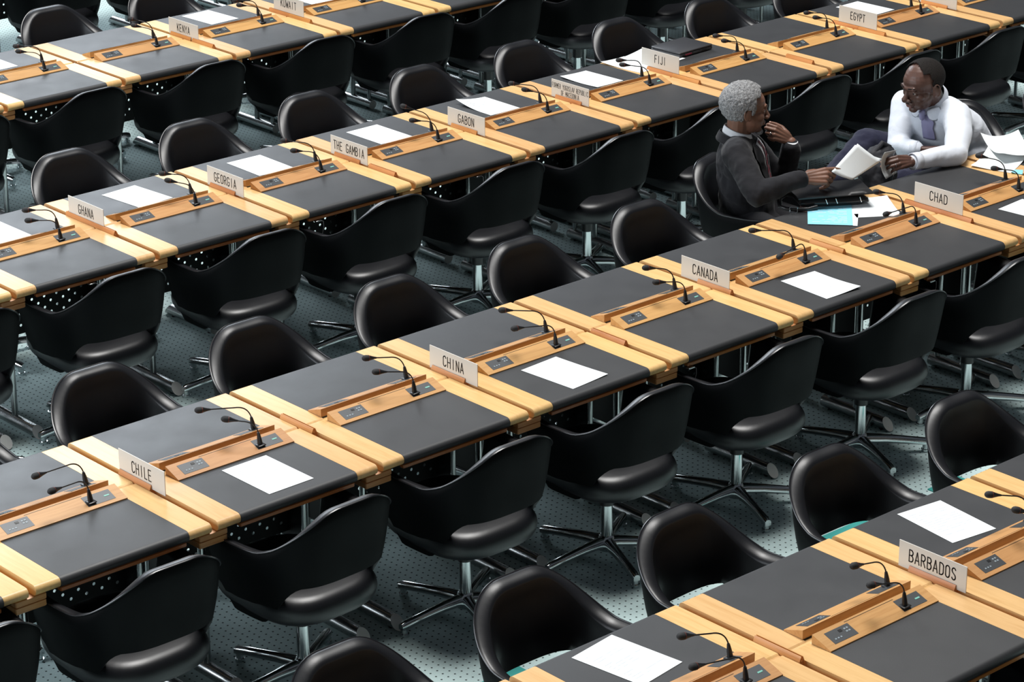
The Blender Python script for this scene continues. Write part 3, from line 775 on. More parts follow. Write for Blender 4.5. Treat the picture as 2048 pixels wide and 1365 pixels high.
def frame(az, pitch=0, roll=0):
    "columns: forward, left, up"
    f_ = Vector((math.cos(R(az)) * math.cos(R(pitch)), math.sin(R(az)) * math.cos(R(pitch)), math.sin(R(pitch))))
    l_ = Vector((-math.sin(R(az)), math.cos(R(az)), 0)); u_ = f_.cross(l_)
    rm = Matrix.Rotation(R(roll), 3, f_); l_ = rm @ l_; u_ = rm @ u_
    return Matrix((f_, l_, u_)).transposed()
def hand(b, Wp, d, n, side, curl, thumb, sc=1.0, spread=0.02):
    "Wp wrist, d along the hand, n out of the back of the hand, side=+1/-1 picks the thumb side; returns fingertip data"
    d, n = ortho(d, n); t_ = d.cross(n) * side; Wp = Vector(Wp); tips = []
    off = (0.027, 0.0095, -0.0095, -0.026); LL = (0.088, 0.092, 0.086, 0.077)
    ph = ((0.043, 0.026, 0.020), (0.048, 0.030, 0.021), (0.044, 0.028, 0.021), (0.034, 0.021, 0.018))
    b.ell(Wp + (d * 0.045 - n * 0.004) * sc, (0.046 * sc, 0.034 * sc, 0.014 * sc), Matrix((d, t_, n)).transposed(), 16)
    knuck = []
    for i in range(4):
        k = Wp + (d * LL[i] + t_ * off[i] + n * (0.002 if i in (0, 3) else 0.005)) * sc
        b.cap(Wp + (d * 0.010 + t_ * off[i] * 0.55) * sc, k, 0.0130 * sc, 0.0108 * sc, 10); knuck.append(k)
        ang = 0; p = k; dd = d
        for j in range(3):
            ang += curl[i][j]
            dd = (d * math.cos(R(ang)) - n * math.sin(R(ang)) + t_ * spread * (1.5 - i)).normalized()
            q = p + dd * ph[i][j] * sc; b.cap(p, q, (0.0098, 0.0088, 0.0080)[j] * sc, (0.0088, 0.0080, 0.0068)[j] * sc, 10)
            if i == 2 and j == 0: ring = (p.lerp(q, 0.45), dd)
            p = q
        nn = (n * math.cos(R(ang)) + d * math.sin(R(ang)))
        tips.append((p, dd, nn))
    p = Wp + (d * 0.020 + t_ * 0.022 - n * 0.006) * sc
    for j, (a, L_) in enumerate(zip(thumb, (0.044, 0.034, 0.026))):
        dd = (d * a[0] + t_ * a[1] + n * a[2]).normalized(); q = p + dd * L_ * sc
        b.cap(p, q, (0.0145, 0.0115, 0.0100)[j] * sc, (0.0115, 0.0100, 0.0078)[j] * sc, 10); p = q
    tips.append((p, dd, (n * 0.6 + t_ * 0.6).normalized()))
    return tips, ring
def nails(name, tips, parent, sc=1.0):
    for p, dd, nn in tips:
        dd, nn = ortho(dd, nn); b = Blob()
        b.ell(p + nn * 0.0052 * sc + dd * 0.0005, (0.0062 * sc, 0.0048 * sc, 0.0018 * sc), Matrix((dd, dd.cross(nn), nn)).transposed(), 10)
        b.build('fingernail', 'nail', parent)
def ring_on(ring, parent, stone=None, r=0.0098):
    p, dd = ring; b = MB(); dd, a = ortho(dd, Vector((0, 0, 1)) if abs(dd.z) < 0.8 else Vector((1, 0, 0))); c = dd.cross(a)
    pts = [p + (a * math.cos(2 * math.pi * k / 20) + c * math.sin(2 * math.pi * k / 20)) * r for k in range(21)]
    b.tube(pts, 0.0014, 8, False); b.build('ring', 'chrome', parent)
    if stone is not None:
        st = Blob(); st.ell(p + Vector(stone).normalized() * (r + 0.001), (0.005, 0.005, 0.004)); st.build('ring_stone', 'blackplastic', parent)
def head(b, C_, A, sc=1.0, broad=1.0, nose=1.0, bite=0.0):
    def P_(f_, l_, u_): return Vector(C_) + A @ Vector((f_ * sc, l_ * sc * broad, u_ * sc))
    def E(f_, l_, u_, rf, rl, ru, B_=None): b.ell(P_(f_, l_, u_), (rf * sc, rl * sc * broad, ru * sc), A @ B_ if B_ else A, 24)
    E(-0.010, 0, 0.036, 0.096, 0.075, 0.082); E(0.030, 0, 0.030, 0.062, 0.064, 0.064)
    E(0.038, 0, -0.030, 0.056, 0.060, 0.064); E(0.032, 0, -0.050, 0.060, 0.060, 0.056); E(0.060, 0, -0.010, 0.034, 0.046, 0.040); E(0.030, 0, -0.072, 0.055, 0.052, 0.038); E(0.073, 0, -0.097, 0.018, 0.022, 0.016)
    for s_ in (-1, 1):
        E(0.058, s_ * 0.040, -0.026, 0.024, 0.021, 0.022); E(0.050, s_ * 0.034, -0.060, 0.028, 0.022, 0.028)
        E(0.104 * 1.0, s_ * 0.0125 * nose, -0.036, 0.0115, 0.0095 * nose, 0.0085)
        # ear
        Re = Matrix.Rotation(R(-12 * s_), 3, 'Z') @ Matrix.Rotation(R(12), 3, 'Y')
        E(-0.006, s_ * 0.079, -0.006, 0.0165, 0.0065, 0.030, Re); E(0.002, s_ * 0.076, -0.026, 0.010, 0.007, 0.012)
        b.tube([P_(-0.004 + 0.019 * math.cos(a_), s_ * 0.084, -0.004 + 0.031 * math.sin(a_)) for a_ in [R(-70 + 30 * k) * 1.0 + math.pi for k in range(0, -9, -1)]] if False else [P_(-0.008 - 0.018 * math.sin(R(k)), s_ * (0.083 + 0.003 * math.sin(R(k))), -0.004 + 0.030 * math.cos(R(k))) for k in range(-40, 181, 20)], 0.0036 * sc, 8)
        E(0.069, s_ * 0.032, 0.003, 0.0150, 0.0165, 0.0120)      # eyelid mound
    b.cap(P_(0.084, -0.036, 0.022), P_(0.090, 0, 0.018), 0.0105 * sc, 0.012 * sc); b.cap(P_(0.084, 0.036, 0.022), P_(0.090, 0, 0.018), 0.0105 * sc, 0.012 * sc)
    b.chain([P_(0.090, 0, 0.014), P_(0.100, 0, -0.010), P_(0.112, 0, -0.031)], [0.0085 * sc, 0.0100 * sc, 0.0125 * sc * nose])
    E(0.086, 0, -0.060, 0.016, 0.028, 0.016)
    return P_
M['nail'] = mat('fingernail', (0.62, 0.36, 0.28), 0.35)
def skin(name, c, rough=0.48):
    m = mat(name, c, rough, spec=0.4); T, N, L, B = nt(m)
    tc = N.new('ShaderNodeTexCoord'); n = N.new('ShaderNodeTexNoise'); n.inputs['Scale'].default_value = 14; n.inputs['Detail'].default_value = 5
    L.new(tc.outputs['Object'], n.inputs['Vector'])
    L.new(ramp(N, L, n.outputs[0], [(0.3, tuple(v * 0.78 for v in c)), (0.7, tuple(v * 1.22 for v in c))]), B.inputs['Base Color'])
    n2 = N.new('ShaderNodeTexNoise'); n2.inputs['Scale'].default_value = 420; L.new(tc.outputs['Object'], n2.inputs['Vector'])
    bp = N.new('ShaderNodeBump'); bp.inputs['Strength'].default_value = 0.25; bp.inputs['Distance'].default_value = 0.0008
    L.new(n2.outputs[0], bp.inputs['Height']); L.new(bp.outputs[0], B.inputs['Normal'])
    B.inputs['Subsurface Weight'].default_value = 0.06; B.inputs['Subsurface Radius'].default_value = (0.01, 0.004, 0.002)
    return m
M['skin1'] = skin('skin_brown', (0.175, 0.085, 0.055)); M['skin2'] = skin('skin_deep_brown', (0.098, 0.049, 0.036), 0.42)
def cloth(name, c, rough=0.85, scale=900, sheen=0.1, stripe=None):
    m = mat(name, c, rough, spec=0.2); T, N, L, B = nt(m); B.inputs['Sheen Weight'].default_value = sheen
    tc = N.new('ShaderNodeTexCoord'); n2 = N.new('ShaderNodeTexNoise'); n2.inputs['Scale'].default_value = scale; L.new(tc.outputs['Object'], n2.inputs['Vector'])
    n3 = N.new('ShaderNodeTexNoise'); n3.inputs['Scale'].default_value = 8; n3.inputs['Detail'].default_value = 3; n3.inputs['Distortion'].default_value = 1.2; L.new(tc.outputs['Object'], n3.inputs['Vector'])
    bp = N.new('ShaderNodeBump'); bp.inputs['Strength'].default_value = 0.25; bp.inputs['Distance'].default_value = 0.0006
    L.new(n2.outputs[0], bp.inputs['Height'])
    b2 = N.new('ShaderNodeBump'); b2.inputs['Strength'].default_value = 0.40; b2.inputs['Distance'].default_value = 0.012
    L.new(n3.outputs[0], b2.inputs['Height']); L.new(bp.outputs[0], b2.inputs['Normal']); L.new(b2.outputs[0], B.inputs['Normal'])
    return m
M['suit'] = cloth('charcoal_suit', (0.0125, 0.0125, 0.015)); M['navy'] = cloth('navy_trousers', (0.014, 0.015, 0.034))
M['shirtblue'] = cloth('pale_blue_shirt', (0.72, 0.76, 0.83), 0.8, 1200); M['shirtwhite'] = cloth('white_shirt', (0.72, 0.73, 0.75), 0.8, 1200)
M['tielilac'] = mat('lilac_tie', (0.30, 0.29, 0.46), 0.45)
def stripes():
    m = mat('striped_tie', (0.3, 0.02, 0.03), 0.5); T, N, L, B = nt(m)
    tc = N.new('ShaderNodeTexCoord'); mp = N.new('ShaderNodeMapping'); mp.inputs['Rotation'].default_value = (0, R(35), R(20)); L.new(tc.outputs['Object'], mp.inputs[0])
    wv = N.new('ShaderNodeTexWave'); wv.inputs['Scale'].default_value = 9; L.new(mp.outputs[0], wv.inputs[0]); wv.bands_direction = 'Z'
    L.new(ramp(N, L, wv.outputs[0], [(0.0, (0.05, 0.05, 0.06)), (0.35, (0.42, 0.02, 0.04)), (0.6, (0.42, 0.02, 0.04)), (0.75, (0.35, 0.35, 0.38)), (1.0, (0.06, 0.06, 0.07))]), B.inputs['Base Color'])
    return m
M['tiestripe'] = stripes()
def hairmat(name, c1, c2, sc):
    m = mat(name, c1, 0.85, spec=0.2); T, N, L, B = nt(m); tc = N.new('ShaderNodeTexCoord')
    n = N.new('ShaderNodeTexNoise'); n.inputs['Scale'].default_value = sc; n.inputs['Detail'].default_value = 3; n.inputs['Roughness'].default_value = 0.7; L.new(tc.outputs['Object'], n.inputs['Vector'])
    L.new(ramp(N, L, n.outputs[0], [(0.36, c2), (0.62, c1)]), B.inputs['Base Color'])
    bp = N.new('ShaderNodeBump'); bp.inputs['Strength'].default_value = 1.0; bp.inputs['Distance'].default_value = 0.004; L.new(n.outputs[0], bp.inputs['Height']); L.new(bp.outputs[0], B.inputs['Normal'])
    return m
M['greyhair'] = hairmat('grey_hair', (0.36, 0.36, 0.36), (0.10, 0.10, 0.105), 150); M['blackhair'] = hairmat('black_hair', (0.022, 0.018, 0.016), (0.005, 0.004, 0.004), 260)
M['eyewhite'] = mat('eye_white', (0.55, 0.50, 0.46), 0.2); M['iris'] = mat('iris', (0.012, 0.008, 0.006), 0.15); M['lip'] = mat('lip', (0.17, 0.060, 0.052), 0.42)
def voxel(o, size, it=4, fac=0.6, disp=0, dsize=0.07, seed=0):
    r_ = o.modifiers.new('remesh', 'REMESH'); r_.mode = 'VOXEL'; r_.voxel_size = size; r_.use_smooth_shade = True
    if it: s_ = o.modifiers.new('smooth', 'SMOOTH'); s_.iterations = it; s_.factor = fac
    if disp:
        tx = bpy.data.textures.new('folds', 'CLOUDS'); tx.noise_scale = dsize; tx.noise_depth = 2
        d_ = o.modifiers.new('folds', 'DISPLACE'); d_.texture = tx; d_.strength = disp; d_.mid_level = 0.5; d_.texture_coords = 'GLOBAL'
    return o
def capmesh(name, C_, A, rad, ctr, keep, mt, parent, sc=1.0, thick=0.010, disp=0.004, dsize=0.012, n=64):
    "part of an ellipsoid round the skull kept where keep(f,l,u) holds"
    b = MB(); vs = []; m = n // 2
    pts = [[(ctr[0] + math.cos(-math.pi / 2 + math.pi * i / m) * math.cos(2 * math.pi * k / n) * rad[0], ctr[1] + math.cos(-math.pi / 2 + math.pi * i / m) * math.sin(2 * math.pi * k / n) * rad[1], ctr[2] + math.sin(-math.pi / 2 + math.pi * i / m) * rad[2]) for k in range(n)] for i in range(m + 1)]
    idx = {}
    for i in range(m):
        for k in range(n):
            q = [(i, k), (i, (k + 1) % n), (i + 1, (k + 1) % n), (i + 1, k)]
            c = [sum(pts[a][e][j] for a, e in q) / 4 for j in range(3)]
            if not keep(*c): continue
            f_ = []
            for a, e in q:
                key = (a, e) if 0 < a < m else (a, 0)
                if key not in idx: idx[key] = len(b.v); b.v.append(tuple(Vector(C_) + A @ (Vector(pts[a][e]) * sc)))
                if idx[key] not in f_: f_.append(idx[key])
            if len(f_) > 2: b.f.append(tuple(f_)); b.m.append(0)
    o = b.build(name, mt, parent, angle=80)
    so = o.modifiers.new('thickness', 'SOLIDIFY'); so.thickness = thick; so.offset = 1
    sb = o.modifiers.new('subdivision', 'SUBSURF'); sb.levels = 1; sb.render_levels = 1
    if disp:
        tx = bpy.data.textures.new('curls', 'CLOUDS'); tx.noise_scale = dsize; tx.noise_depth = 1
        d_ = o.modifiers.new('curls', 'DISPLACE'); d_.texture = tx; d_.strength = disp; d_.texture_coords = 'GLOBAL'
    return o
def wrap(name, pts, mt, parent, target, off=0.003, n=8, th=0.0):
    "a strip (list of left/right point pairs) laid on the target cloth"
    b = MB(); vs = []
    for l_, r_ in pts:
        for k in range(n + 1): vs.append(Vector(l_).lerp(Vector(r_), k / n))
    b.add(vs, [(i * (n + 1) + k, i * (n + 1) + k + 1, (i + 1) * (n + 1) + k + 1, (i + 1) * (n + 1) + k) for i in range(len(pts) - 1) for k in range(n)])
    o = b.build(name, mt, parent, angle=80)
    sb = o.modifiers.new('subdivision', 'SUBSURF'); sb.subdivision_type = 'SIMPLE'; sb.levels = 2; sb.render_levels = 2
    sw = o.modifiers.new('shrinkwrap', 'SHRINKWRAP'); sw.target = target; sw.offset = off; sw.wrap_mode = 'ABOVE_SURFACE'
    if th: so = o.modifiers.new('thickness', 'SOLIDIFY'); so.thickness = th; so.offset = 0
    return o
def eye(P_, A, side, sc, parent, look=(1, 0, 0)):
    b = Blob(); b.ell(P_(0.0760, side * 0.032, 0.002), (0.0112 * sc,) * 3); e = b.build('eye', 'eyewhite', parent)
    b = Blob(); lk = A @ Vector(look).normalized(); b.ell(P_(0.0765, side * 0.032, 0.002) + lk * 0.0075 * sc, (0.0050 * sc, 0.0058 * sc, 0.0058 * sc)); b.build('iris', 'iris', e)
    b = Blob(); b.ell(P_(0.0762, side * 0.032, 0.0078), (0.0125 * sc, 0.0150 * sc, 0.0080 * sc), A); b.ell(P_(0.0755, side * 0.032, -0.0075), (0.0118 * sc, 0.0150 * sc, 0.0062 * sc), A); b.build('eyelid', M['skin1'] if parent.get('tone') == 1 else M['skin2'], e)
    b = Blob(); b.cap(P_(0.0985, side * 0.018, 0.025), P_(0.0850, side * 0.046, 0.0285), 0.0034 * sc, 0.0024 * sc, 8); b.build('eyebrow', 'blackhair', parent)

# ---- man in the charcoal suit
p1 = empty('person', (4.28, 0.90, 0.0)); p1['tone'] = 1
def rel(o, p): o.parent = p; o.matrix_parent_inverse = Matrix.Translation(-Vector(p.location)); return o
class PP:
    "collects the children of a person and sets their parent keeping world coordinates"
H1 = Vector((4.207, 0.905, 1.147)); A1 = frame(-29, -4, 0)
hold = empty('tmp'); hold['tone'] = 1
b = Blob(); P_ = head(b, H1, A1, 1.08, 0.98)
nb = Vector((4.195, 0.935, 0.985)); chest = Vector((4.235, 0.945, 0.86)); belly = Vector((4.26, 0.93, 0.70)); pel = Vector((4.29, 0.93, 0.56))
rs = Vector((4.055, 0.805, 0.975)); ls = Vector((4.345, 1.075, 0.965)); re_ = Vector((3.985, 0.600, 0.835)); rw = Vector((4.165, 0.470, 0.905)); le = Vector((4.475, 0.870, 0.700)); lw = Vector((4.446, 0.812, 0.950))
b.chain([P_(-0.022, 0, -0.045), nb, chest], [0.057, 0.060, 0.070]); b.chain([chest, belly, pel], [0.07, 0.07, 0.07])
b.chain([nb, rs, re_, rw], [0.05, 0.045, 0.036, 0.027]); b.chain([nb, ls, le, lw], [0.05, 0.045, 0.036, 0.027])
rk = Vector((4.22, 0.48, 0.52)); lk = Vector((4.50, 0.52, 0.52))
b.chain([pel + Vector((-0.06, -0.03, 0)), rk, (4.22, 0.52, 0.10)], [0.06, 0.05, 0.04]); b.chain([pel + Vector((0.07, -0.03, 0)), lk, (4.50, 0.56, 0.10)], [0.06, 0.05, 0.04])
tr, rr_ = hand(b, rw + Vector((0.008, -0.004, 0.0)), (0.86, -0.48, 0.02), (-0.42, -0.60, 0.62), -1, ((8, 22, 18), (40, 45, 30), (52, 52, 34), (58, 55, 34)), ((0.75, 0.35, -0.6), (0.95, 0.0, -0.45), (1, -0.1, -0.2)), 1.22)
tl, rl = hand(b, lw + Vector((-0.004, 0.002, 0.012)), (-0.70, 0.42, 0.42), (-0.50, -0.75, 0.38), 1, ((38, 66, 35), (46, 72, 40), (54, 76, 42), (62, 78, 42)), ((0.60, 0.45, -0.50), (0.90, 0.10, -0.35), (1.0, -0.1, -0.2)), 1.04)
body = voxel(b.build('body', 'skin1', hold), 0.0024, 9, 0.5)
eye(P_, A1, 1, 1.0, hold); eye(P_, A1, -1, 1.0, hold)
b = Blob(); b.ell(P_(0.0945, 0, -0.0650), (0.0085, 0.0215, 0.0070), A1); b.build('lips', 'lip', hold)
b = Blob(); b.ell(P_(0.078, 0, -0.105), (0.020, 0.024, 0.018), A1); gb = b.build('goatee', 'greyhair', hold)
b = Blob(); b.ell(P_(0.0945, 0, -0.0540), (0.0075, 0.0240, 0.0042), A1); b.build('moustache', 'greyhair', hold)
def keep1(f_, l_, u_):
    if f_ > 0.052: return u_ > 0.100
    if f_ > 0.028: return u_ > 0.074
    if f_ > 0.008: return u_ > -0.006
    if f_ > -0.022: return u_ > 0.016
    return u_ > -0.078 + max(0, -f_ - 0.02) * 0.1
capmesh('hair', H1, A1, (0.107, 0.084, 0.094), (-0.012, 0, 0.036), keep1, 'greyhair', hold, thick=0.013, disp=0.010, dsize=0.012)
b = Blob()
b.chain([chest + Vector((0, 0, 0.03)), belly, pel], [0.125, 0.138, 0.145], 20); b.ell(chest + Vector((0.0, 0.0, 0.02)), (0.120, 0.185, 0.135), frame(-50)); b.ell((belly + chest) / 2, (0.125, 0.170, 0.16), frame(-50))
b.chain([nb + Vector((0, 0, -0.035)), rs], [0.080, 0.070], 18); b.chain([nb + Vector((0, 0, -0.035)), ls], [0.080, 0.070], 18)
b.chain([rs, re_], [0.074, 0.062], 18); b.chain([re_, rw + Vector((-0.012, 0.008, -0.003))], [0.062, 0.043], 18)
b.chain([ls, le], [0.074, 0.062], 18); b.chain([le, lw + Vector((0, 0, -0.030))], [0.060, 0.047], 18)
b.ell(pel + Vector((0.0, -0.02, -0.02)), (0.17, 0.19, 0.10))
jac = voxel(b.build('suit_jacket', 'suit', hold), 0.0075, 5, 0.6, 0.022, 0.085)
# jacket collar, shirt collar, lapels, tie
def ringpts(c, A, rf, rl, u0, a0, a1, n=16, rise=0.0): return [Vector(c) + A @ Vector((rf * math.cos(R(a0 + (a1 - a0) * k / n)), rl * math.sin(R(a0 + (a1 - a0) * k / n)), u0 + rise * math.cos(R(a0 + (a1 - a0) * k / n)))) for k in range(n + 1)]
T1 = frame(-45, 0, 0); nc = Vector((4.188, 0.930, 1.010))
def band(name, lo, hi, mt, parent, th=0.004):
    b = MB(); n = len(lo); b.add(lo + hi, [(k, k + 1, n + k + 1, n + k) for k in range(n - 1)])
    o = b.build(name, mt, parent, angle=80); so = o.modifiers.new('thickness', 'SOLIDIFY'); so.thickness = th; so.offset = 0
    sb = o.modifiers.new('subdivision', 'SUBSURF'); sb.levels = 1; sb.render_levels = 1
    return o
band('shirt_collar', ringpts(nc, T1, 0.078, 0.072, -0.010, -180, 180, 28, -0.028), ringpts(nc, T1, 0.064, 0.062, 0.038, -180, 180, 28, -0.022), 'shirtwhite', hold)
band('jacket_collar', ringpts(nc, T1, 0.108, 0.104, -0.036, 60, 300, 24, -0.020), ringpts(nc, T1, 0.086, 0.082, 0.002, 60, 300, 24, -0.030), 'suit', hold, 0.008)
def TP(f_, l_, u_): return nc + T1 @ Vector((f_, l_, u_))
wrap('shirt_front', [(TP(0.10, 0.048, -0.020), TP(0.10, -0.048, -0.020)), (TP(0.145, 0.040, -0.09), TP(0.145, -0.040, -0.09)), (TP(0.165, 0.026, -0.17), TP(0.165, -0.026, -0.17)), (TP(0.185, 0.006, -0.26), TP(0.185, -0.006, -0.26))], 'shirtwhite', hold, jac, 0.003)
wrap('tie', [(TP(0.105, 0.013, -0.022), TP(0.105, -0.013, -0.022)), (TP(0.125, 0.011, -0.045), TP(0.125, -0.011, -0.045)), (TP(0.155, 0.020, -0.12), TP(0.155, -0.020, -0.12)), (TP(0.175, 0.018, -0.20), TP(0.175, -0.018, -0.20)), (TP(0.185, 0.004, -0.26), TP(0.185, -0.004, -0.26))], 'tiestripe', hold, jac, 0.008)
for s_ in (-1, 1):
    wrap('lapel', [(TP(0.12, s_ * 0.060, 0.0), TP(0.10, s_ * 0.095, -0.010)), (TP(0.14, s_ * 0.046, -0.08), TP(0.115, s_ * 0.110, -0.085)), (TP(0.16, s_ * 0.030, -0.17), TP(0.15, s_ * 0.075, -0.17)), (TP(0.185, s_ * 0.004, -0.27), TP(0.185, s_ * 0.016, -0.28))], 'suit', hold, jac, 0.007, th=0.003)
for c0, c1, nm in ((rw + Vector((-0.020, 0.012, -0.004)), rw + Vector((0.002, -0.002, 0.001)), 'shirt_cuff'), (lw + Vector((0, 0, -0.035)), lw + Vector((0.001, -0.001, 0.004)), 'shirt_cuff')):
    b = MB(); b.tube([c0, c1], [0.032, 0.031], 20, False); o = b.build(nm, 'shirtwhite', hold); so = o.modifiers.new('thickness', 'SOLIDIFY'); so.thickness = 0.003
b = Blob(); b.chain([pel + Vector((-0.07, -0.02, 0)), rk, (4.22, 0.53, 0.12)], [0.10, 0.075, 0.055]); b.chain([pel + Vector((0.08, -0.02, 0)), lk, (4.50, 0.57, 0.12)], [0.10, 0.075, 0.055]); b.ell(pel, (0.16, 0.16, 0.10))
voxel(b.build('trousers', 'suit', hold), 0.009, 4, 0.6)
for x, y in ((4.22, 0.50), (4.50, 0.54)):
    b = Blob(); b.ell((x, y - 0.04, 0.045), (0.048, 0.135, 0.045)); b.build('shoe', 'bag', hold)
nails('n', tr + tl, hold); ring_on(rl, hold, (-0.5, -0.8, 0.3))
def finish(h, p):
    for k in [c for c in bpy.data.objects if c.parent == h]:
        k.parent = p; k.matrix_parent_inverse = Matrix.Translation(-Vector(p.location))
    bpy.data.objects.remove(h)
finish(hold, p1)
tag(p1, 'grey-haired man in a charcoal suit with hand at his chin, sitting sideways', 'person')

# ---- man in the pale blue shirt
p2 = empty('person', (5.68, 0.86, 0.0)); p2['tone'] = 2
hold = empty('tmp'); hold['tone'] = 2
H2 = Vector((5.410, 0.785, 1.060)); A2 = frame(167, -14, -3); S2 = 1.10
b = Blob(); P_ = head(b, H2, A2, S2, 1.13, 1.25)
nb = Vector((5.510, 0.800, 0.945)); chest = Vector((5.580, 0.812, 0.825)); belly = Vector((5.665, 0.810, 0.665)); pel = Vector((5.72, 0.83, 0.54))
ls = Vector((5.525, 0.650, 0.900)); rs = Vector((5.500, 0.975, 0.905)); le = Vector((5.262, 0.432, 0.800)); lw = Vector((4.992, 0.484, 0.806)); re_ = Vector((5.380, 0.905, 0.715)); rw = Vector((5.312, 0.715, 0.752))
b.chain([P_(-0.022, 0, -0.040), nb, chest], [0.066, 0.068, 0.08]); b.chain([chest, belly, pel], [0.09, 0.09, 0.09])
b.chain([nb, ls, le, lw], [0.05, 0.045, 0.038, 0.029]); b.chain([nb, rs, re_, rw], [0.05, 0.045, 0.038, 0.029])
rk = Vector((5.345, 1.090, 0.690)); rf = Vector((5.060, 1.060, 0.560)); lk = Vector((5.215, 0.720, 0.590)); lf = Vector((5.16, 0.66, 0.10))
b.chain([pel + Vector((0, 0.09, 0.0)), rk, rf], [0.07, 0.055, 0.045]); b.chain([pel + Vector((0, -0.06, 0)), lk, lf], [0.07, 0.055, 0.045])
tl, rl = hand(b, lw + Vector((-0.008, 0.002, 0.006)), (-0.90, 0.10, 0.10), (-0.35, -0.72, 0.55), 1, ((34, 44, 24), (36, 46, 26), (38, 48, 28), (44, 50, 28)), ((0.55, 0.35, -0.75), (0.85, 0.0, -0.6), (0.95, -0.15, -0.3)), 1.04)
tr, rr_ = hand(b, rw + Vector((0.010, -0.008, 0.002)), (0.62, -0.75, 0.02), (0.1, 0.15, 0.95), -1, ((20, 35, 20),) * 4, ((0.6, 0.6, -0.4), (0.9, 0.3, -0.2), (1, 0.1, 0)), 1.05)
voxel(b.build('body', 'skin2', hold), 0.0024, 9, 0.5)
eye(P_, A2, 1, S2, hold, (1, 0.15, -0.1)); eye(P_, A2, -1, S2, hold, (1, 0.15, -0.1))
b = Blob(); b.ell(P_(0.0945, 0, -0.0640), (0.0085 * S2, 0.0225 * S2, 0.0048 * S2), A2); b.ell(P_(0.0930, 0, -0.0725), (0.0090 * S2, 0.0200 * S2, 0.0058 * S2), A2); lp = voxel(b.build('lips', 'lip', hold), 0.0012, 2)
b = Blob(); b.chain([P_(0.093, -0.024, -0.060), P_(0.1015, 0, -0.053), P_(0.093, 0.024, -0.060)], [0.0018, 0.0030, 0.0018], 8); voxel(b.build('moustache', 'blackhair', hold), 0.0012, 1)
def keep2(f_, l_, u_):
    if u_ > 0.088: return f_ < 0.018 + 0.25 * abs(l_)
    if u_ > 0.045: return f_ < 0.004 + 0.15 * (u_ - 0.045)
    if f_ > 0.010: return False
    if f_ > -0.022: return u_ > 0.020
    return u_ > -0.052
capmesh('hair', H2, A2, (0.1010, 0.0905, 0.0880), (-0.010, 0, 0.036), keep2, 'blackhair', hold, sc=S2, thick=0.0028, disp=0.0012, dsize=0.01)
b = Blob()
T2 = frame(195, -28, 0)
b.chain([chest, belly, pel], [0.135, 0.155, 0.160], 20); b.ell(chest, (0.130, 0.195, 0.150), T2); b.ell((belly + chest) / 2, (0.150, 0.190, 0.16), T2)
b.ell(belly + Vector((0.04, -0.03, -0.02)), (0.17, 0.19, 0.13))
b.chain([nb + Vector((0.02, 0, -0.045)), ls], [0.085, 0.074], 18); b.chain([nb + Vector((0.02, 0, -0.045)), rs], [0.085, 0.072], 18)
b.chain([ls, (ls + le) / 2 + Vector((0.02, 0.0, 0.0)), le], [0.078, 0.070, 0.058], 18); b.chain([le, (le + lw) / 2 + Vector((0, 0.004, 0.004)), lw + Vector((0.016, -0.001, 0))], [0.062, 0.052, 0.040], 18)
b.chain([rs, re_, rw + Vector((-0.006, 0.014, -0.002))], [0.072, 0.060, 0.044], 18)
b.chain([Vector((5.585, 0.765, 0.865)), Vector((5.690, 0.735, 0.760)), Vector((5.755, 0.735, 0.670))], [0.105, 0.125, 0.130], 20)
sh2 = voxel(b.build('shirt', 'shirtblue', hold), 0.0075, 7, 0.6, 0.011, 0.11)
nc = Vector((5.500, 0.797, 0.968)); T2 = frame(188, -30, 0)
band('shirt_collar', ringpts(nc, T2, 0.094, 0.086, -0.012, -180, 180, 28, -0.020), ringpts(nc, T2, 0.074, 0.074, 0.036, -180, 180, 28, -0.016), 'shirtblue', hold)
def TP(f_, l_, u_): return nc + T2 @ Vector((f_, l_, u_))
for s_ in (-1, 1):
    band('collar_point', [TP(0.090, s_ * 0.008, 0.010), TP(0.078, s_ * 0.055, 0.018), TP(0.045, s_ * 0.080, 0.024)], [TP(0.112, s_ * 0.030, -0.050), TP(0.108, s_ * 0.078, -0.058), TP(0.070, s_ * 0.100, -0.024)], 'shirtblue', hold, 0.003)
b = Blob(); b.cap(TP(0.105, 0, 0.0), TP(0.118, 0, -0.030), 0.017, 0.013); b.build('tie_knot', 'tielilac', hold)
TW = Vector((0.26, -0.97, 0.0))
wrap('tie', [(Vector(c) - TW * w_, Vector(c) + TW * w_) for c, w_ in (((5.375, 0.770, 0.935), 0.012), ((5.385, 0.768, 0.900), 0.024), ((5.400, 0.766, 0.850), 0.032), ((5.420, 0.764, 0.800), 0.037), ((5.440, 0.762, 0.755), 0.038))], 'tielilac', hold, sh2, 0.009, th=0.003)
for c0, c1 in ((lw + Vector((0.040, -0.004, 0.0)), lw + Vector((-0.004, 0.001, 0.002))), (rw + Vector((-0.012, 0.035, -0.004)), rw + Vector((0.002, 0.002, 0)))):
    b = MB(); b.tube([c0, c1], [0.041, 0.040], 22, False); o = b.build('shirt_cuff', 'shirtblue', hold); so = o.modifiers.new('thickness', 'SOLIDIFY'); so.thickness = 0.003
b = Blob(); b.chain([pel + Vector((0, 0.08, 0.0)), rk, rf], [0.110, 0.084, 0.070], 18); b.chain([pel + Vector((0, -0.06, -0.01)), lk, lf + Vector((0, 0, 0.03))], [0.115, 0.080, 0.060], 18); b.ell(pel, (0.19, 0.20, 0.12))
voxel(b.build('trousers', 'navy', hold), 0.0085, 4, 0.6, 0.020, 0.06)
b = Blob(); b.ell(rf + Vector((-0.04, -0.03, -0.05)), (0.10, 0.06, 0.05), frame(210, -30)); b.build('shoe', 'bag', hold)
b = Blob(); b.ell(lf + Vector((-0.05, 0, -0.055)), (0.135, 0.048, 0.045), frame(185)); b.build('shoe', 'bag', hold)
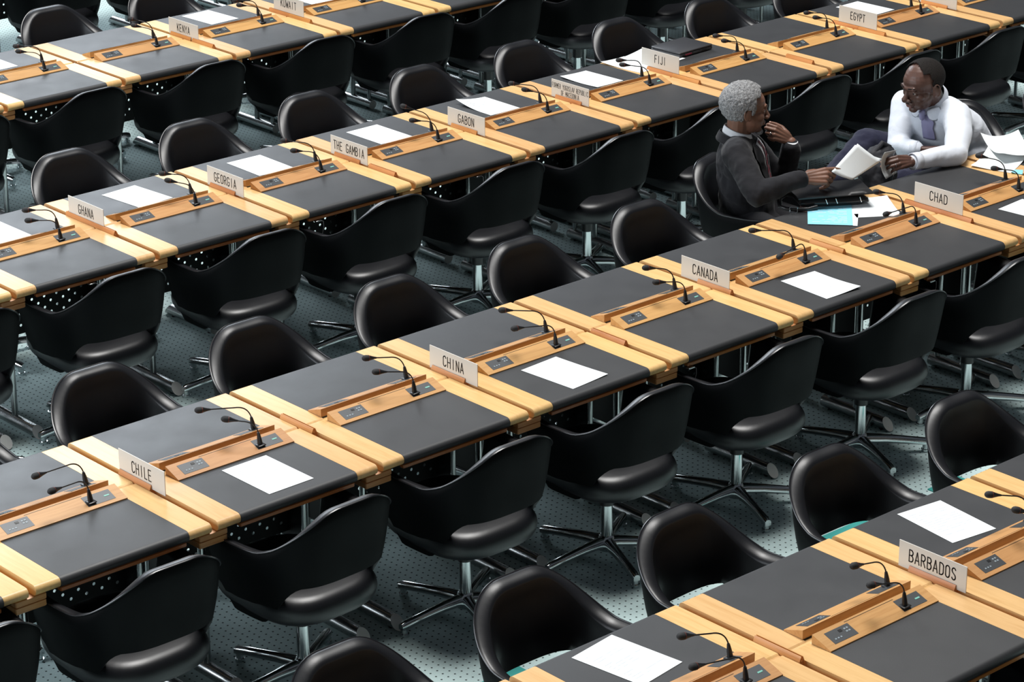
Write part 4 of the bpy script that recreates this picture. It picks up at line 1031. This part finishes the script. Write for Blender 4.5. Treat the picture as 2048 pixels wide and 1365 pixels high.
nails('n', tl, hold, 1.08); ring_on(rl, hold, None, 0.0108)
finish(hold, p2)
tag(p2, 'man in a pale blue shirt and lilac tie leaning his elbow on the table', 'person')

# rucksack on the shirt man's knees
t = empty('rucksack', (4.93, 0.655, 0.60))
b = Blob(); b.ell((0, 0, 0.10), (0.115, 0.085, 0.17), Matrix.Rotation(R(-8), 3, 'Y')); b.ell((0.02, 0.0, 0.17), (0.10, 0.08, 0.10)); b.cap((-0.09, -0.05, -0.02), (-0.02, -0.06, 0.18), 0.055, 0.050)
voxel(b.build('bag_body', 'bagcloth', t), 0.007, 4, 0.6, 0.018, 0.05)
b = MB(); b.tube([(-0.115, -0.105, 0.10), (-0.118, -0.110, 0.075), (-0.108, -0.112, 0.050), (-0.112, -0.108, 0.02)], [0.004, 0.006, 0.005, 0.003], 8); b.build('zip_pull', 'steel', t)
b = MB(); b.tube([(-0.01, -0.118, 0.18), (-0.035, -0.124, 0.11), (-0.04, -0.122, 0.05), (-0.03, -0.115, 0.0)], 0.0022, 6); b.build('piping', 'steel', t)
b = MB(); b.tube([(-0.05, -0.01, 0.24), (0.0, -0.02, 0.285), (0.06, -0.02, 0.25)], 0.012, 10); b.build('carry_handle', 'bagcloth', t)
tag(t, 'black rucksack with zip pull between the two men, beyond the table edge', 'bag')

# papers in the hands
def held(name, loc, sheets, label):
    t = empty(name, loc); L0 = Vector(loc)
    for c, bl in sheets: grid4('sheet', [Vector(p) - L0 for p in c], 'paper', t, bl)
    tag(t, label, 'paper', 'papers held by the two men')
held('held_papers', (4.45, 0.43, 0.90), [([(4.285, .398, .930), (4.548, .470, .998), (4.722, .462, .874), (4.405, .372, .868)], (-0.004, -0.008, -0.003)),
      ([(4.290, .404, .928), (4.545, .482, .990), (4.738, .470, .880), (4.440, .388, .862)], (-0.002, -0.004, -0.010))], 'white papers held out in the suited man\'s right hand')
held('held_papers', (4.86, 0.50, 0.80), [([(4.800, .508, .892), (4.955, .560, .860), (4.950, .545, .745), (4.812, .502, .752)], (-0.010, 0.02, 0.0))], 'folded white paper in the shirt man\'s ringed hand')

# earpiece wires hanging under the near edges
for row, G, fx, lab in ((3, 1, 0.40, 'thin earpiece wire under the table just left of the GHANA plate'), (3, 3, 0.16, 'thin earpiece wire under the table right of the GEORGIA plate'), (3, 4, 0.42, 'thin earpiece wire under the table right of THE GAMBIA plate'), (2, 3, 0.13, 'thin earpiece wire under the table just left of the CANADA plate'), (2, 5, 0.14, 'thin earpiece wire under the table just left of the CHAD plate')):
    t = empty('earpiece_wire', (G * W + fx, ROWY[row] - 0.475, H - 0.063))
    b = MB(); b.box(-0.022, 0.012, -0.018, 0.004, -0.004, 0.0028, 0.001); b.build('hook', 'steel', t)
    b = MB(); b.tube([(0.010, -0.012, 0.0), (0.022, -0.016, -0.008), (0.026, -0.014, -0.035), (0.018, -0.010, -0.075), (0.004, -0.008, -0.105)], 0.0011, 6); b.build('wire', 'wire', t)
    b = Blob(); b.ell((0.003, -0.008, -0.110), (0.005, 0.005, 0.009)); b.build('earpiece', 'blackplastic', t)
    tag(t, lab, 'earpiece', 'earpiece wires under the tables')
for o in list(bpy.data.objects):
    if 'tone' in o: del o['tone']
